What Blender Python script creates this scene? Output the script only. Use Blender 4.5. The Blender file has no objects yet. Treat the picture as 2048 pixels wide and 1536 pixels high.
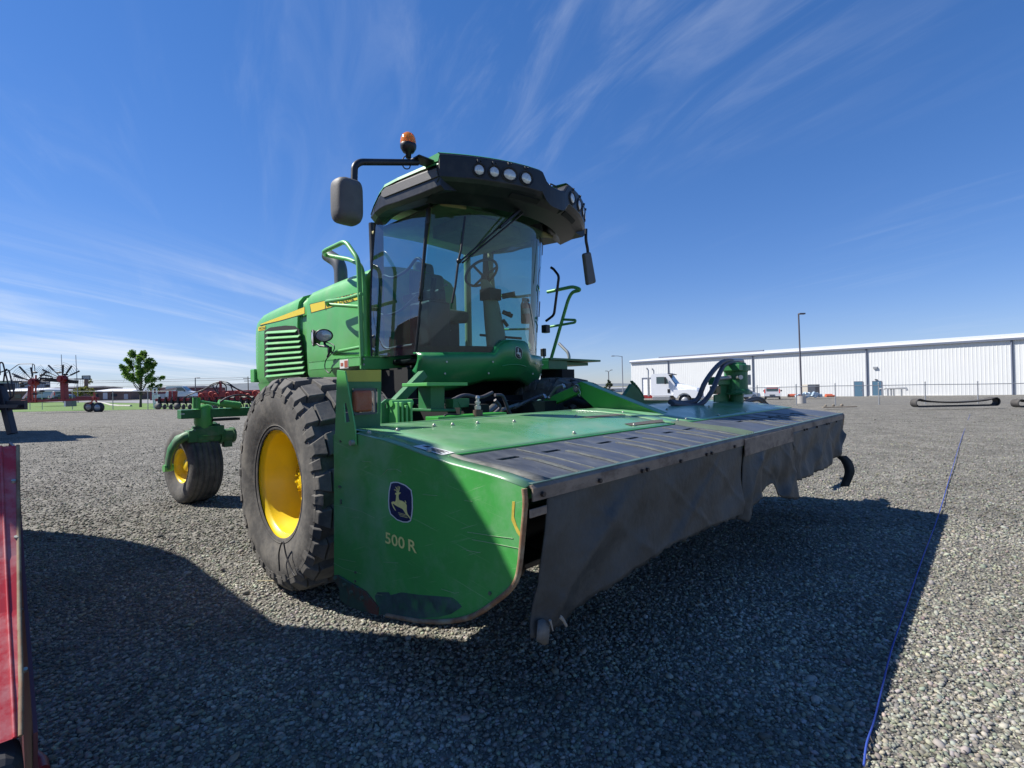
import bpy, bmesh, math, random
import numpy as np
from mathutils import Vector, Matrix
from mathutils.geometry import tessellate_polygon
random.seed(7); rng = np.random.default_rng(7)
SC = bpy.context.scene
COL = SC.collection
R = math.radians

# ---------------------------------------------------------------- camera
FOC = 1015.0; CX = 1024.0; CY = 768.0; CAMH = 1.38; ROLL = 0.02; HOR = 776.0
_p1 = Vector((0, HOR-CY, FOC)); _p2 = Vector((100, HOR-CY-100*ROLL, FOC))
_up = _p1.cross(_p2).normalized()
if _up.y > 0: _up = -_up
_fw = Vector((0, 0, 1)); _fw = (_fw-_up*_fw.dot(_up)).normalized()
_rt = _fw.cross(_up)
if _rt.x < 0: _rt = -_rt
M3 = Matrix((_rt, _fw, _up))                       # camera axes (right, down, forward) -> world
CAM = Vector((0, 0, CAMH))
cd = bpy.data.cameras.new('camera'); cam = bpy.data.objects.new('camera', cd); COL.objects.link(cam)
cd.sensor_width = 36; cd.lens = FOC/2048*36; cd.clip_start = 0.05; cd.clip_end = 30000
rx = M3.col[0]; ry = -M3.col[1]; rz = -M3.col[2]
cam.matrix_world = Matrix(((rx.x, ry.x, rz.x, CAM.x), (rx.y, ry.y, rz.y, CAM.y), (rx.z, ry.z, rz.z, CAM.z), (0, 0, 0, 1)))
SC.camera = cam
# ---------------------------------------------------------------- sun, sky, exposure
TRAVEL = Vector((0.9217, -0.1235, -1.0)).normalized()
sd = bpy.data.lights.new('sun', 'SUN'); sd.energy = 5.0; sd.angle = R(0.53); sd.color = (1.0, 0.955, 0.89)
sun = bpy.data.objects.new('sun', sd); COL.objects.link(sun)
sun.rotation_euler = TRAVEL.to_track_quat('-Z', 'Y').to_euler(); sun.location = (-20, 4, 25)
W = bpy.data.worlds.new('World'); SC.world = W; W.use_nodes = True
nt = W.node_tree; N = nt.nodes; LK = nt.links
for n in list(N): N.remove(n)
def nn(t, **k):
    n = N.new(t)
    for a, b in k.items(): setattr(n, a, b)
    return n
sky = nn('ShaderNodeTexSky'); sky.sky_type = 'NISHITA'; sky.sun_disc = False
ts = -TRAVEL
sky.sun_elevation = math.asin(ts.z); sky.sun_rotation = math.atan2(ts.x, ts.y)
sky.altitude = 100; sky.air_density = 1.0; sky.dust_density = 0.05; sky.ozone_density = 2.6
tc = nn('ShaderNodeTexCoord'); sep = nn('ShaderNodeSeparateXYZ'); LK.new(tc.outputs['Generated'], sep.inputs[0])
def math_(op, a, b=None, c=None, clamp=False):
    n = nn('ShaderNodeMath', operation=op, use_clamp=clamp)
    for i, v in enumerate((a, b, c)):
        if v is None: continue
        if isinstance(v, (int, float)): n.inputs[i].default_value = v
        else: LK.new(v, n.inputs[i])
    return n.outputs[0]
zc = math_('MAXIMUM', sep.outputs[2], 0.02)
za = math_('ADD', zc, 0.10)
px_ = math_('DIVIDE', sep.outputs[0], za); py_ = math_('DIVIDE', sep.outputs[1], za)
comb = nn('ShaderNodeCombineXYZ'); LK.new(px_, comb.inputs[0]); LK.new(py_, comb.inputs[1])
def cloud(rot, scale, nscale, detail, lo, hi, dist=0.6):
    mr0 = nn('ShaderNodeMapping'); mr0.inputs['Rotation'].default_value = (0, 0, R(rot)); LK.new(comb.outputs[0], mr0.inputs[0])
    mp = nn('ShaderNodeMapping'); mp.inputs['Scale'].default_value = scale; LK.new(mr0.outputs[0], mp.inputs[0])
    no = nn('ShaderNodeTexNoise'); no.inputs['Scale'].default_value = nscale; no.inputs['Detail'].default_value = detail
    no.inputs['Roughness'].default_value = 0.62; no.inputs['Distortion'].default_value = dist
    LK.new(mp.outputs[0], no.inputs[0])
    mr = nn('ShaderNodeMapRange'); mr.interpolation_type = 'SMOOTHSTEP'
    mr.inputs['From Min'].default_value = lo; mr.inputs['From Max'].default_value = hi; LK.new(no.outputs[0], mr.inputs[0])
    return mr.outputs[0]
c1 = cloud(64, (0.45, 2.6, 1), 1.5, 10, 0.46, 0.78, 1.0)             # high cirrus wisps
c1m = cloud(35, (0.5, 0.5, 1), 1.0, 2, 0.46, 0.62, 0)            # patchiness
c2 = cloud(-72, (0.22, 1.3, 1), 0.9, 8, 0.42, 0.66)               # low bank of streaks
lowm = nn('ShaderNodeMapRange'); lowm.interpolation_type = 'SMOOTHSTEP'
lowm.inputs['From Min'].default_value = 0.30; lowm.inputs['From Max'].default_value = 0.03; LK.new(sep.outputs[2], lowm.inputs[0])
leftm = nn('ShaderNodeMapRange'); leftm.interpolation_type = 'SMOOTHSTEP'
leftm.inputs['From Min'].default_value = 0.15; leftm.inputs['From Max'].default_value = -0.55; LK.new(sep.outputs[0], leftm.inputs[0])
vd = nn('ShaderNodeVectorMath', operation='DISTANCE'); LK.new(comb.outputs[0], vd.inputs[0]); vd.inputs[1].default_value = (0.22, 1.22, 0)
vr = nn('ShaderNodeMapRange'); vr.interpolation_type = 'SMOOTHSTEP'; vr.inputs['From Min'].default_value = 0.95; vr.inputs['From Max'].default_value = 0.25; vr.inputs['To Min'].default_value = 0.0; LK.new(vd.outputs['Value'], vr.inputs[0])
c3 = cloud(66, (0.8, 3.2, 1), 1.3, 11, 0.42, 0.80, 1.2)
hi_ = math_('ADD', math_('MULTIPLY', math_('MULTIPLY', c1, c1m), 0.08), math_('MULTIPLY', math_('MULTIPLY', c3, vr.outputs[0]), 0.20))
lo_ = math_('MULTIPLY', math_('MULTIPLY', math_('MULTIPLY', c2, lowm.outputs[0]), leftm.outputs[0]), 0.85)
hz = nn('ShaderNodeMapRange'); hz.interpolation_type = 'SMOOTHSTEP'
hz.inputs['From Min'].default_value = 0.20; hz.inputs['From Max'].default_value = -0.01; LK.new(sep.outputs[2], hz.inputs[0])
hzm = math_('MULTIPLY', hz.outputs[0], 0.05)
cl = math_('ADD', math_('ADD', hi_, lo_), hzm, clamp=True)
mixc = nn('ShaderNodeMix', data_type='RGBA')
hs = nn('ShaderNodeHueSaturation'); hs.inputs['Saturation'].default_value = 1.30; LK.new(sky.outputs[0], hs.inputs['Color'])
tint = nn('ShaderNodeMix', data_type='RGBA', blend_type='MULTIPLY'); tint.inputs[0].default_value = 1.0
gm = nn('ShaderNodeGamma'); gm.inputs[1].default_value = 0.72; LK.new(hs.outputs[0], gm.inputs[0]); LK.new(gm.outputs[0], tint.inputs[6]); tint.inputs[7].default_value = (0.79, 0.92, 1.36, 1)
LK.new(cl, mixc.inputs[0]); LK.new(tint.outputs[2], mixc.inputs[6]); mixc.inputs[7].default_value = (5.0, 5.5, 6.3, 1)
bg = nn('ShaderNodeBackground'); bg.inputs[1].default_value = 0.098; LK.new(mixc.outputs[2], bg.inputs[0])
wo = nn('ShaderNodeOutputWorld'); LK.new(bg.outputs[0], wo.inputs[0])
SC.view_settings.view_transform = 'Standard'; SC.view_settings.look = 'None'; SC.view_settings.exposure = 0.68; SC.view_settings.gamma = 1.0
SC.view_settings.use_curve_mapping = False
SC.render.engine = 'CYCLES'; SC.cycles.max_bounces = 8; SC.cycles.transparent_max_bounces = 16

# ---------------------------------------------------------------- frames: world and machine (u forward, v to the machine's left, w up)
def ray(x, y): return M3 @ Vector(((x-CX)/FOC, (y-CY)/FOC, 1.0))
_l = ray(1990, 761); _l.z = 0; ML = _l.normalized(); MF = Vector((ML.y, -ML.x, 0))
MO = -3.605*MF + 3.75*ML
MACH = Matrix(((MF.x, ML.x, 0, MO.x), (MF.y, ML.y, 0, MO.y), (0, 0, 1, 0), (0, 0, 0, 1)))
def to_m(P): q = P-MO; return Vector((q.dot(MF), q.dot(ML), q.z))
def mp(x, y, u=None, v=None, w=None):
    d = ray(x, y); c = to_m(CAM); dm = Vector((d.dot(MF), d.dot(ML), d.z))
    i, val = (0, u) if u is not None else ((1, v) if v is not None else (2, w))
    return c + dm*((val-c[i])/dm[i])
def wp(x, y, Y=None, z=None, X=None):
    d = ray(x, y)
    if Y is not None: t = Y/d.y
    elif z is not None: t = (z-CAMH)/d.z
    else: t = X/d.x
    return CAM + d*t
def gdrop(X, Y):
    a = min(1, max(0, (Y-16)/60.0)); b = min(1, max(0, (X+4)/12.0)); b = b*b*(3-2*b)
    return -0.92*a*b
def gp(x, y):                                              # pixel on the ground sheet
    z = 0.0
    for _ in range(30):
        P = wp(x, y, z=z); z = z*0.5+0.5*gdrop(P.x, P.y)
    return Vector((P.x, P.y, gdrop(P.x, P.y)))

# ---------------------------------------------------------------- materials
MATS = {}
def mat(name, col, rough=0.5, metal=0.0, var=0.0, vs=3.0, bump=0.0, bs=30.0, coat=0.0, dirt=None, spec=0.5, stretch=None, emis=None, scr=None):
    if name in MATS: return MATS[name]
    m = bpy.data.materials.new(name); m.use_nodes = True; t = m.node_tree; b = t.nodes['Principled BSDF']
    b.inputs['Roughness'].default_value = rough; b.inputs['Metallic'].default_value = metal
    b.inputs['Coat Weight'].default_value = coat; b.inputs['Coat Roughness'].default_value = 0.12
    b.inputs['Specular IOR Level'].default_value = spec
    c4 = (*col, 1)
    b.inputs['Base Color'].default_value = c4
    if var or bump or dirt or scr:
        tcn = t.nodes.new('ShaderNodeTexCoord'); src = tcn.outputs['Object']
        if stretch:
            mpn = t.nodes.new('ShaderNodeMapping'); mpn.inputs['Scale'].default_value = stretch; t.links.new(src, mpn.inputs[0]); src = mpn.outputs[0]
        last = None
        if var:
            no = t.nodes.new('ShaderNodeTexNoise'); no.inputs['Scale'].default_value = vs; no.inputs['Detail'].default_value = 8; no.inputs['Roughness'].default_value = 0.65
            t.links.new(src, no.inputs[0])
            rp = t.nodes.new('ShaderNodeValToRGB'); t.links.new(no.outputs[0], rp.inputs[0])
            rp.color_ramp.elements[0].position = 0.3; rp.color_ramp.elements[1].position = 0.72
            rp.color_ramp.elements[0].color = (*[c*(1-var) for c in col], 1); rp.color_ramp.elements[1].color = (*[min(1, c*(1+var)) for c in col], 1)
            last = rp.outputs[0]
        if dirt:
            dc, amt, dsc, lo, hi = dirt
            n2 = t.nodes.new('ShaderNodeTexNoise'); n2.inputs['Scale'].default_value = dsc; n2.inputs['Detail'].default_value = 10; n2.inputs['Roughness'].default_value = 0.7
            t.links.new(src, n2.inputs[0])
            mr = t.nodes.new('ShaderNodeMapRange'); mr.inputs['From Min'].default_value = lo; mr.inputs['From Max'].default_value = hi; mr.inputs['To Max'].default_value = amt
            t.links.new(n2.outputs[0], mr.inputs[0])
            mx = t.nodes.new('ShaderNodeMix'); mx.data_type = 'RGBA'; t.links.new(mr.outputs[0], mx.inputs[0])
            if last: t.links.new(last, mx.inputs[6])
            else: mx.inputs[6].default_value = c4
            mx.inputs[7].default_value = (*dc, 1); last = mx.outputs[2]
            ra = t.nodes.new('ShaderNodeMath'); ra.operation = 'MULTIPLY_ADD'; t.links.new(mr.outputs[0], ra.inputs[0]); ra.inputs[1].default_value = 0.35; ra.inputs[2].default_value = rough
            t.links.new(ra.outputs[0], b.inputs['Roughness'])
        if scr:
            sc_c, sc_amt, ax = scr
            for rot_, st in ((0.35, (5, 5, 110)), (-0.15, (3, 3, 150))):
                m0 = t.nodes.new('ShaderNodeMapping'); m0.inputs['Rotation'].default_value = (0, rot_, 0) if ax == 'v' else (0, 0, rot_); t.links.new(tcn.outputs['Object'], m0.inputs[0])
                m1 = t.nodes.new('ShaderNodeMapping'); m1.inputs['Scale'].default_value = st if ax == 'v' else (st[2], st[1], st[0]); t.links.new(m0.outputs[0], m1.inputs[0])
                n4 = t.nodes.new('ShaderNodeTexNoise'); n4.inputs['Scale'].default_value = 1.0; n4.inputs['Detail'].default_value = 4; t.links.new(m1.outputs[0], n4.inputs[0])
                m4 = t.nodes.new('ShaderNodeMapRange'); m4.inputs['From Min'].default_value = 0.66; m4.inputs['From Max'].default_value = 0.74; m4.inputs['To Max'].default_value = sc_amt; t.links.new(n4.outputs[0], m4.inputs[0])
                x4 = t.nodes.new('ShaderNodeMix'); x4.data_type = 'RGBA'; t.links.new(m4.outputs[0], x4.inputs[0])
                if last: t.links.new(last, x4.inputs[6])
                else: x4.inputs[6].default_value = c4
                x4.inputs[7].default_value = (*sc_c, 1); last = x4.outputs[2]
        if last: t.links.new(last, b.inputs['Base Color'])
        if bump:
            n3 = t.nodes.new('ShaderNodeTexNoise'); n3.inputs['Scale'].default_value = bs; n3.inputs['Detail'].default_value = 6
            t.links.new(src, n3.inputs[0])
            bn = t.nodes.new('ShaderNodeBump'); bn.inputs['Strength'].default_value = min(1, bump); bn.inputs['Distance'].default_value = 0.01
            t.links.new(n3.outputs[0], bn.inputs['Height']); t.links.new(bn.outputs[0], b.inputs['Normal'])
    if emis:
        b.inputs['Emission Color'].default_value = (*emis[0], 1); b.inputs['Emission Strength'].default_value = emis[1]
    MATS[name] = m
    return m
DUST = (0.30, 0.29, 0.24)
GREEN = mat('green_paint', (0.100, 0.395, 0.098), 0.38, var=0.10, vs=2.2, coat=0.12, dirt=(DUST, 0.30, 2.6, 0.46, 0.80), bump=0.05, bs=9)
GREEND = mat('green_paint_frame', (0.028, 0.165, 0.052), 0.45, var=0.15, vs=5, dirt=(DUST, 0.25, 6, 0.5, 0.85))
GREENB = mat('green_paint_fresh', (0.045, 0.30, 0.048), 0.36, var=0.08, vs=4, coat=0.2)
ROOFG = mat('green_deck_paint', (0.098, 0.290, 0.110), 0.27, var=0.14, vs=1.8, scr=((0.30, 0.42, 0.30), 0.45, 'w'), dirt=((0.28, 0.33, 0.26), 0.65, 3.2, 0.40, 0.78), coat=0.25, bump=0.06, bs=4)
YEL = mat('yellow_paint', (0.80, 0.56, 0.010), 0.35, var=0.06, vs=5, coat=0.15, dirt=((0.35, 0.27, 0.12), 0.22, 7, 0.5, 0.8))
YELS = mat('yellow_decal', (0.80, 0.60, 0.03), 0.4)
YELD = mat('faded_yellow_decal', (0.50, 0.40, 0.05), 0.5, var=0.15)
RUBBER = mat('tyre_rubber', (0.088, 0.084, 0.078), 0.8, var=0.25, vs=7, dirt=((0.20, 0.185, 0.155), 0.7, 7.0, 0.44, 0.70), bump=0.2, bs=40)
RUBB2 = mat('black_rubber', (0.022, 0.022, 0.024), 0.6, var=0.2, vs=8)
MATRUB = mat('belt_rubber', (0.055, 0.060, 0.074), 0.42, var=0.22, vs=3.5, dirt=((0.17, 0.18, 0.18), 0.6, 5, 0.45, 0.8), stretch=(1, 3, 1), bump=0.12, bs=14)
WORN = mat('worn_crease', (0.16, 0.17, 0.155), 0.6, var=0.35, vs=20)
BLACK = mat('black_plastic', (0.009, 0.010, 0.013), 0.42, var=0.15, vs=6, dirt=((0.10, 0.10, 0.095), 0.35, 5, 0.48, 0.8))
GREYP = mat('grey_plastic', (0.10, 0.098, 0.094), 0.6, var=0.15, vs=9, bump=0.1, bs=90)
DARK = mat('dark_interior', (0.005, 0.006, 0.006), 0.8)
CHROME = mat('worn_steel', (0.45, 0.44, 0.42), 0.35, metal=0.8, var=0.2, vs=20)
BOLT = mat('bolt_zinc', (0.42, 0.43, 0.36), 0.4, metal=0.5)
RUSTT = mat('weathered_trim', (0.22, 0.175, 0.135), 0.62, metal=0.15, var=0.40, vs=9, dirt=((0.06, 0.028, 0.014), 0.75, 14, 0.5, 0.72), stretch=(1, .5, 1), bump=0.15, bs=50)
RUSTE = mat('rusty_edge', (0.22, 0.12, 0.06), 0.7, var=0.4, vs=16, dirt=((0.36, 0.31, 0.2), 0.8, 9, 0.45, 0.62))
SEAT = mat('seat_fabric', (0.16, 0.155, 0.12), 0.85, var=0.2, vs=14, bump=0.3, bs=120)
BEIGE = mat('beige_plastic', (0.44, 0.38, 0.25), 0.55, var=0.08)
HEADL = mat('headliner', (0.32, 0.29, 0.14), 0.8, var=0.2, vs=6)
WHITE = mat('white_paint', (0.78, 0.79, 0.80), 0.35, var=0.03, vs=2)
LABELW = mat('white_label', (0.7, 0.7, 0.66), 0.5)
ORANGE = mat('orange_reflector', (0.42, 0.085, 0.030), 0.35, var=0.12, vs=9, bump=0.4, bs=160, dirt=(DUST, 0.4, 9, 0.45, 0.8))
RED = mat('red_paint', (0.46, 0.022, 0.028), 0.35, var=0.12, vs=3, coat=0.3, dirt=((0.48, 0.26, 0.25), 0.65, 8, 0.46, 0.68))
REDI = mat('red_machine_paint', (0.30, 0.018, 0.018), 0.5, var=0.25, vs=2)
REDX = mat('extinguisher_red', (0.85, 0.04, 0.03), 0.4)
NAVY = mat('navy_decal', (0.012, 0.022, 0.075), 0.45, var=0.3, vs=30)
CREAM = mat('cream_decal', (0.80, 0.72, 0.24), 0.45, var=0.12, vs=40)
WHT2 = mat('silver_decal', (0.62, 0.64, 0.62), 0.4)
GALV = mat('galvanised_steel', (0.34, 0.35, 0.36), 0.45, metal=0.5, var=0.1)
CONC = mat('concrete', (0.40, 0.38, 0.35), 0.9, var=0.15, vs=2)
LENS = mat('lamp_lens', (0.58, 0.60, 0.60), 0.12, metal=0.25, var=0.2, vs=40, coat=0.6)

def glassy(name, tint, gloss=0.10, rough=0.0):
    m = bpy.data.materials.new(name); m.use_nodes = True; t = m.node_tree
    for n in list(t.nodes): t.nodes.remove(n)
    o = t.nodes.new('ShaderNodeOutputMaterial'); tr = t.nodes.new('ShaderNodeBsdfTransparent'); tr.inputs[0].default_value = (*tint, 1)
    gl = t.nodes.new('ShaderNodeBsdfGlossy'); gl.inputs['Roughness'].default_value = rough; gl.inputs['Color'].default_value = (0.9, 0.95, 1, 1)
    lw = t.nodes.new('ShaderNodeLayerWeight'); lw.inputs['Blend'].default_value = 0.5
    pw_ = t.nodes.new('ShaderNodeMath'); pw_.operation = 'POWER'; pw_.inputs[1].default_value = 4.0; t.links.new(lw.outputs['Facing'], pw_.inputs[0])
    ad = t.nodes.new('ShaderNodeMath'); ad.operation = 'MULTIPLY_ADD'; ad.inputs[1].default_value = 0.8; ad.inputs[2].default_value = gloss; ad.use_clamp = True
    t.links.new(pw_.outputs[0], ad.inputs[0])
    mx = t.nodes.new('ShaderNodeMixShader'); t.links.new(ad.outputs[0], mx.inputs[0]); t.links.new(tr.outputs[0], mx.inputs[1]); t.links.new(gl.outputs[0], mx.inputs[2])
    df = t.nodes.new('ShaderNodeBsdfDiffuse'); df.inputs[0].default_value = (0.32, 0.34, 0.33, 1)          # film of dust on the pane
    no = t.nodes.new('ShaderNodeTexNoise'); no.inputs['Scale'].default_value = 3; no.inputs['Detail'].default_value = 8
    tcn = t.nodes.new('ShaderNodeTexCoord'); t.links.new(tcn.outputs['Object'], no.inputs[0])
    mr = t.nodes.new('ShaderNodeMapRange'); mr.inputs['From Min'].default_value = 0.35; mr.inputs['From Max'].default_value = 0.8; mr.inputs['To Min'].default_value = 0.02; mr.inputs['To Max'].default_value = 0.10
    t.links.new(no.outputs[0], mr.inputs[0])
    m2 = t.nodes.new('ShaderNodeMixShader'); t.links.new(mr.outputs[0], m2.inputs[0]); t.links.new(mx.outputs[0], m2.inputs[1]); t.links.new(df.outputs[0], m2.inputs[2])
    t.links.new(m2.outputs[0], o.inputs[0]); MATS[name] = m
    return m
GLASS = glassy('cab_glass', (0.43, 0.68, 0.66), 0.06)
GLASSD = glassy('door_glass', (0.44, 0.60, 0.64), 0.15)
CARGL = mat('vehicle_glass', (0.05, 0.09, 0.10), 0.08, coat=0.5)

# ---------------------------------------------------------------- mesh builder
def V(*a): return Vector(a)
class MB:
    def __init__(s): s.v = []; s.f = []; s.m = []; s.sm = []; s.cuts = []
    def cut(s): s.cuts.append((len(s.v), len(s.f))); return s
    def each(s, name, mats, parent=None, **k):
        """every piece ended by cut() becomes a part of its own"""
        out = []; c = [(0, 0)]+[q for q in s.cuts]
        if c[-1] != (len(s.v), len(s.f)): c.append((len(s.v), len(s.f)))
        for (v0, f0), (v1, f1) in zip(c, c[1:]):
            if v1 == v0: continue
            q = MB(); q.v = s.v[v0:v1]; q.f = [[i-v0 for i in f] for f in s.f[f0:f1]]; q.m = s.m[f0:f1]; q.sm = s.sm[f0:f1]; out.append(q.build(name, mats, parent, **k))
        return out
    def add(s, vs, fs, mi=0, smooth=False):
        o = len(s.v); s.v += [Vector(p) for p in vs]
        for f in fs: s.f.append([o+i for i in f]); s.m.append(mi); s.sm.append(smooth)
        return s
    def box(s, c, d, rot=None, mi=0):
        c = Vector(c); h = Vector(d)*0.5
        P = [Vector((sx*h.x, sy*h.y, sz*h.z)) for sz in (-1, 1) for sy in (-1, 1) for sx in (-1, 1)]
        if rot is not None: P = [rot @ p for p in P]
        return s.add([c+p for p in P], [(0, 2, 3, 1), (4, 5, 7, 6), (0, 1, 5, 4), (2, 6, 7, 3), (0, 4, 6, 2), (1, 3, 7, 5)], mi)
    def b2(s, a, b, mi=0):
        a = Vector(a); b = Vector(b); return s.box((a+b)/2, (abs(b.x-a.x), abs(b.y-a.y), abs(b.z-a.z)), mi=mi)
    def bar(s, a, b, w, h, mi=0, up=(0, 0, 1)):
        a = Vector(a); b = Vector(b); d = b-a; L = d.length; z = d.normalized(); u = Vector(up)
        if abs(z.dot(u)) > 0.98: u = Vector((1, 0, 0))
        x = u.cross(z).normalized(); y = z.cross(x)
        rot = Matrix((x, y, z)).transposed()
        return s.box((a+b)/2, (w, h, L), rot, mi)
    def tube(s, pts, r, n=8, mi=0, caps=True, r2=None):
        pts = [Vector(p) for p in pts]; k = len(pts); rings = []
        prev = None
        for i in range(k):
            if i == 0: t = pts[1]-pts[0]
            elif i == k-1: t = pts[-1]-pts[-2]
            else: t = (pts[i]-pts[i-1]).normalized()+(pts[i+1]-pts[i]).normalized()
            if t.length < 1e-9: t = pts[i]-pts[i-1]
            t.normalize()
            if prev is None:
                a = Vector((0, 0, 1)) if abs(t.z) < 0.9 else Vector((1, 0, 0)); x = a.cross(t).normalized()
            else: x = (prev-t*prev.dot(t)).normalized()
            prev = x; y = t.cross(x)
            rr = r if r2 is None else r+(r2-r)*i/(k-1)
            rings.append([pts[i]+(x*math.cos(2*math.pi*j/n)+y*math.sin(2*math.pi*j/n))*rr for j in range(n)])
        vs = [p for q in rings for p in q]; fs = [(i*n+j, i*n+(j+1) % n, (i+1)*n+(j+1) % n, (i+1)*n+j) for i in range(k-1) for j in range(n)]
        s.add(vs, fs, mi, True)
        if caps:
            s.add(rings[0][::-1], [tuple(range(n))], mi); s.add(rings[-1], [tuple(range(n))], mi)
        return s
    def cyl(s, a, b, r, n=16, mi=0, r2=None): return s.tube([a, b], r, n, mi, True, r2)
    def lathe(s, prof, c=(0, 0, 0), axis='y', n=48, mi=0, smooth=True, closed=False):
        c = Vector(c); vs = []
        for (a, r) in prof:
            for j in range(n):
                t = 2*math.pi*j/n
                if axis == 'y': vs.append(c+Vector((r*math.cos(t), a, r*math.sin(t))))
                elif axis == 'z': vs.append(c+Vector((r*math.cos(t), r*math.sin(t), a)))
                else: vs.append(c+Vector((a, r*math.cos(t), r*math.sin(t))))
        k = len(prof); fs = []
        for i in range(k if closed else k-1):
            i2 = (i+1) % k
            for j in range(n): fs.append((i*n+j, i*n+(j+1) % n, i2*n+(j+1) % n, i2*n+j))
        return s.add(vs, fs, mi, smooth)
    def prism(s, poly, a, b, axis='v', holes=(), mi=0):
        # poly in 2D: axis 'v' -> (u,w); 'u' -> (v,w); 'w' -> (u,v)
        def P(q, t):
            if axis == 'v': return Vector((q[0], t, q[1]))
            if axis == 'u': return Vector((t, q[0], q[1]))
            return Vector((q[0], q[1], t))
        loops = [list(poly)]+[list(h) for h in holes]
        flat = [q for l in loops for q in l]
        tri = tessellate_polygon([[Vector((q[0], q[1], 0)) for q in l] for l in loops])
        n = len(flat)
        vs = [P(q, a) for q in flat]+[P(q, b) for q in flat]
        fs = [tuple(t) for t in tri]+[tuple(n+i for i in reversed(t)) for t in tri]
        o = 0
        for l in loops:
            k = len(l)
            for i in range(k): fs.append((o+i, o+(i+1) % k, n+o+(i+1) % k, n+o+i))
            o += k
        return s.add(vs, fs, mi)
    def loft(s, secs, mi=0, smooth=True, closed=False, cap=False):
        n = len(secs[0]); vs = [p for q in secs for p in q]; fs = []
        for i in range(len(secs)-1):
            for j in range(n if closed else n-1): fs.append((i*n+j, i*n+(j+1) % n, (i+1)*n+(j+1) % n, (i+1)*n+j))
        s.add(vs, fs, mi, smooth)
        if cap: s.add(secs[0], [tuple(range(n))[::-1]], mi); s.add(secs[-1], [tuple(range(n))], mi)
        return s
    def sphere(s, c, r, n=12, mi=0, sc=(1, 1, 1)):
        prof = [(-r*math.cos(math.pi*i/(n//2)), max(1e-4, r*math.sin(math.pi*i/(n//2)))) for i in range(n//2+1)]
        o = len(s.v); s.lathe(prof, (0, 0, 0), 'z', n, mi); c = Vector(c)
        for i in range(o, len(s.v)): p = s.v[i]; s.v[i] = Vector((p.x*sc[0], p.y*sc[1], p.z*sc[2]))+c
        return s
    def quad(s, a, b, c, d, mi=0): return s.add([a, b, c, d], [(0, 1, 2, 3)], mi)
    def build(s, name, mats, parent=None, base=None, bevel=0.0, seg=2, solid=0.0, label=None):
        if not isinstance(mats, (list, tuple)): mats = [mats]
        me = bpy.data.meshes.new(name)
        b = Vector(base) if base is not None else (Vector(parent['_b']) if parent is not None and '_b' in parent else Vector((0, 0, 0)))
        me.from_pydata([p-b for p in s.v], [], s.f)
        for m in mats: me.materials.append(m)
        me.polygons.foreach_set('material_index', s.m); me.polygons.foreach_set('use_smooth', s.sm)
        me.update()
        bm = bmesh.new(); bm.from_mesh(me); bmesh.ops.recalc_face_normals(bm, faces=bm.faces); bm.to_mesh(me); bm.free()
        o = bpy.data.objects.new(name, me); COL.objects.link(o)
        if parent is not None: o.parent = parent
        o['_b'] = tuple(b)
        if solid:
            md = o.modifiers.new('thick', 'SOLIDIFY'); md.thickness = solid; md.offset = 0
        if bevel:
            md = o.modifiers.new('edge', 'BEVEL'); md.width = bevel; md.segments = seg; md.limit_method = 'ANGLE'; md.angle_limit = R(38)
            md.harden_normals = False
        if label: o['label'] = label
        return o
def fillet(pts, r=0.05, n=4):
    pts = [Vector(p) for p in pts]; out = [pts[0]]
    for i in range(1, len(pts)-1):
        a, b, c = pts[i-1], pts[i], pts[i+1]; d1 = (a-b); d2 = (c-b)
        k = min(r, d1.length*0.45, d2.length*0.45); p = b+d1.normalized()*k; q = b+d2.normalized()*k
        for j in range(n+1):
            t = j/n; out.append(p*(1-t)**2+b*2*t*(1-t)+q*t*t)
    out.append(pts[-1]); return out
def smooth_path(pts, n=6):
    P = [Vector(p) for p in pts]; P = [P[0]*2-P[1]]+P+[P[-1]*2-P[-2]]; out = []
    for i in range(1, len(P)-2):
        for j in range(n):
            t = j/n; a, b, c, d = P[i-1], P[i], P[i+1], P[i+2]
            out.append(0.5*((2*b)+(c-a)*t+(2*a-5*b+4*c-d)*t*t+(3*b-a-3*c+d)*t**3))
    out.append(P[-2]); return out
def thing(name, label, cat, base=(0, 0, 0), machine=False, group=None, rz=0.0):
    """an Empty at the thing's base; machine=True: coordinates are u,v,w of the windrower frame"""
    o = bpy.data.objects.new(name, None); COL.objects.link(o); o.empty_display_size = 0.2
    b = Vector(base); o['_b'] = tuple(b) if not rz else (0.0, 0.0, 0.0)
    o.matrix_world = (MACH @ Matrix.Translation(b)) if machine else (Matrix.Translation(b) @ Matrix.Rotation(rz, 4, 'Z'))
    o['label'] = label; o['category'] = cat
    if group: o['group'] = group
    return o
def tag(o, label=None, cat=None, group=None, kind=None):
    for k, v in (('label', label), ('category', cat), ('group', group), ('kind', kind)):
        if v: o[k] = v
    return o
def dup(root, loc=None, rz=None, label=None):
    r = root.copy(); COL.objects.link(r)
    if loc is not None: r.location = loc
    if rz is not None: r.rotation_euler = (0, 0, rz)
    if label: r['label'] = label
    for ch in list(root.children):
        c = ch.copy(); COL.objects.link(c); c.parent = r
        for g in list(ch.children):
            d = g.copy(); COL.objects.link(d); d.parent = c
    return r
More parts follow.
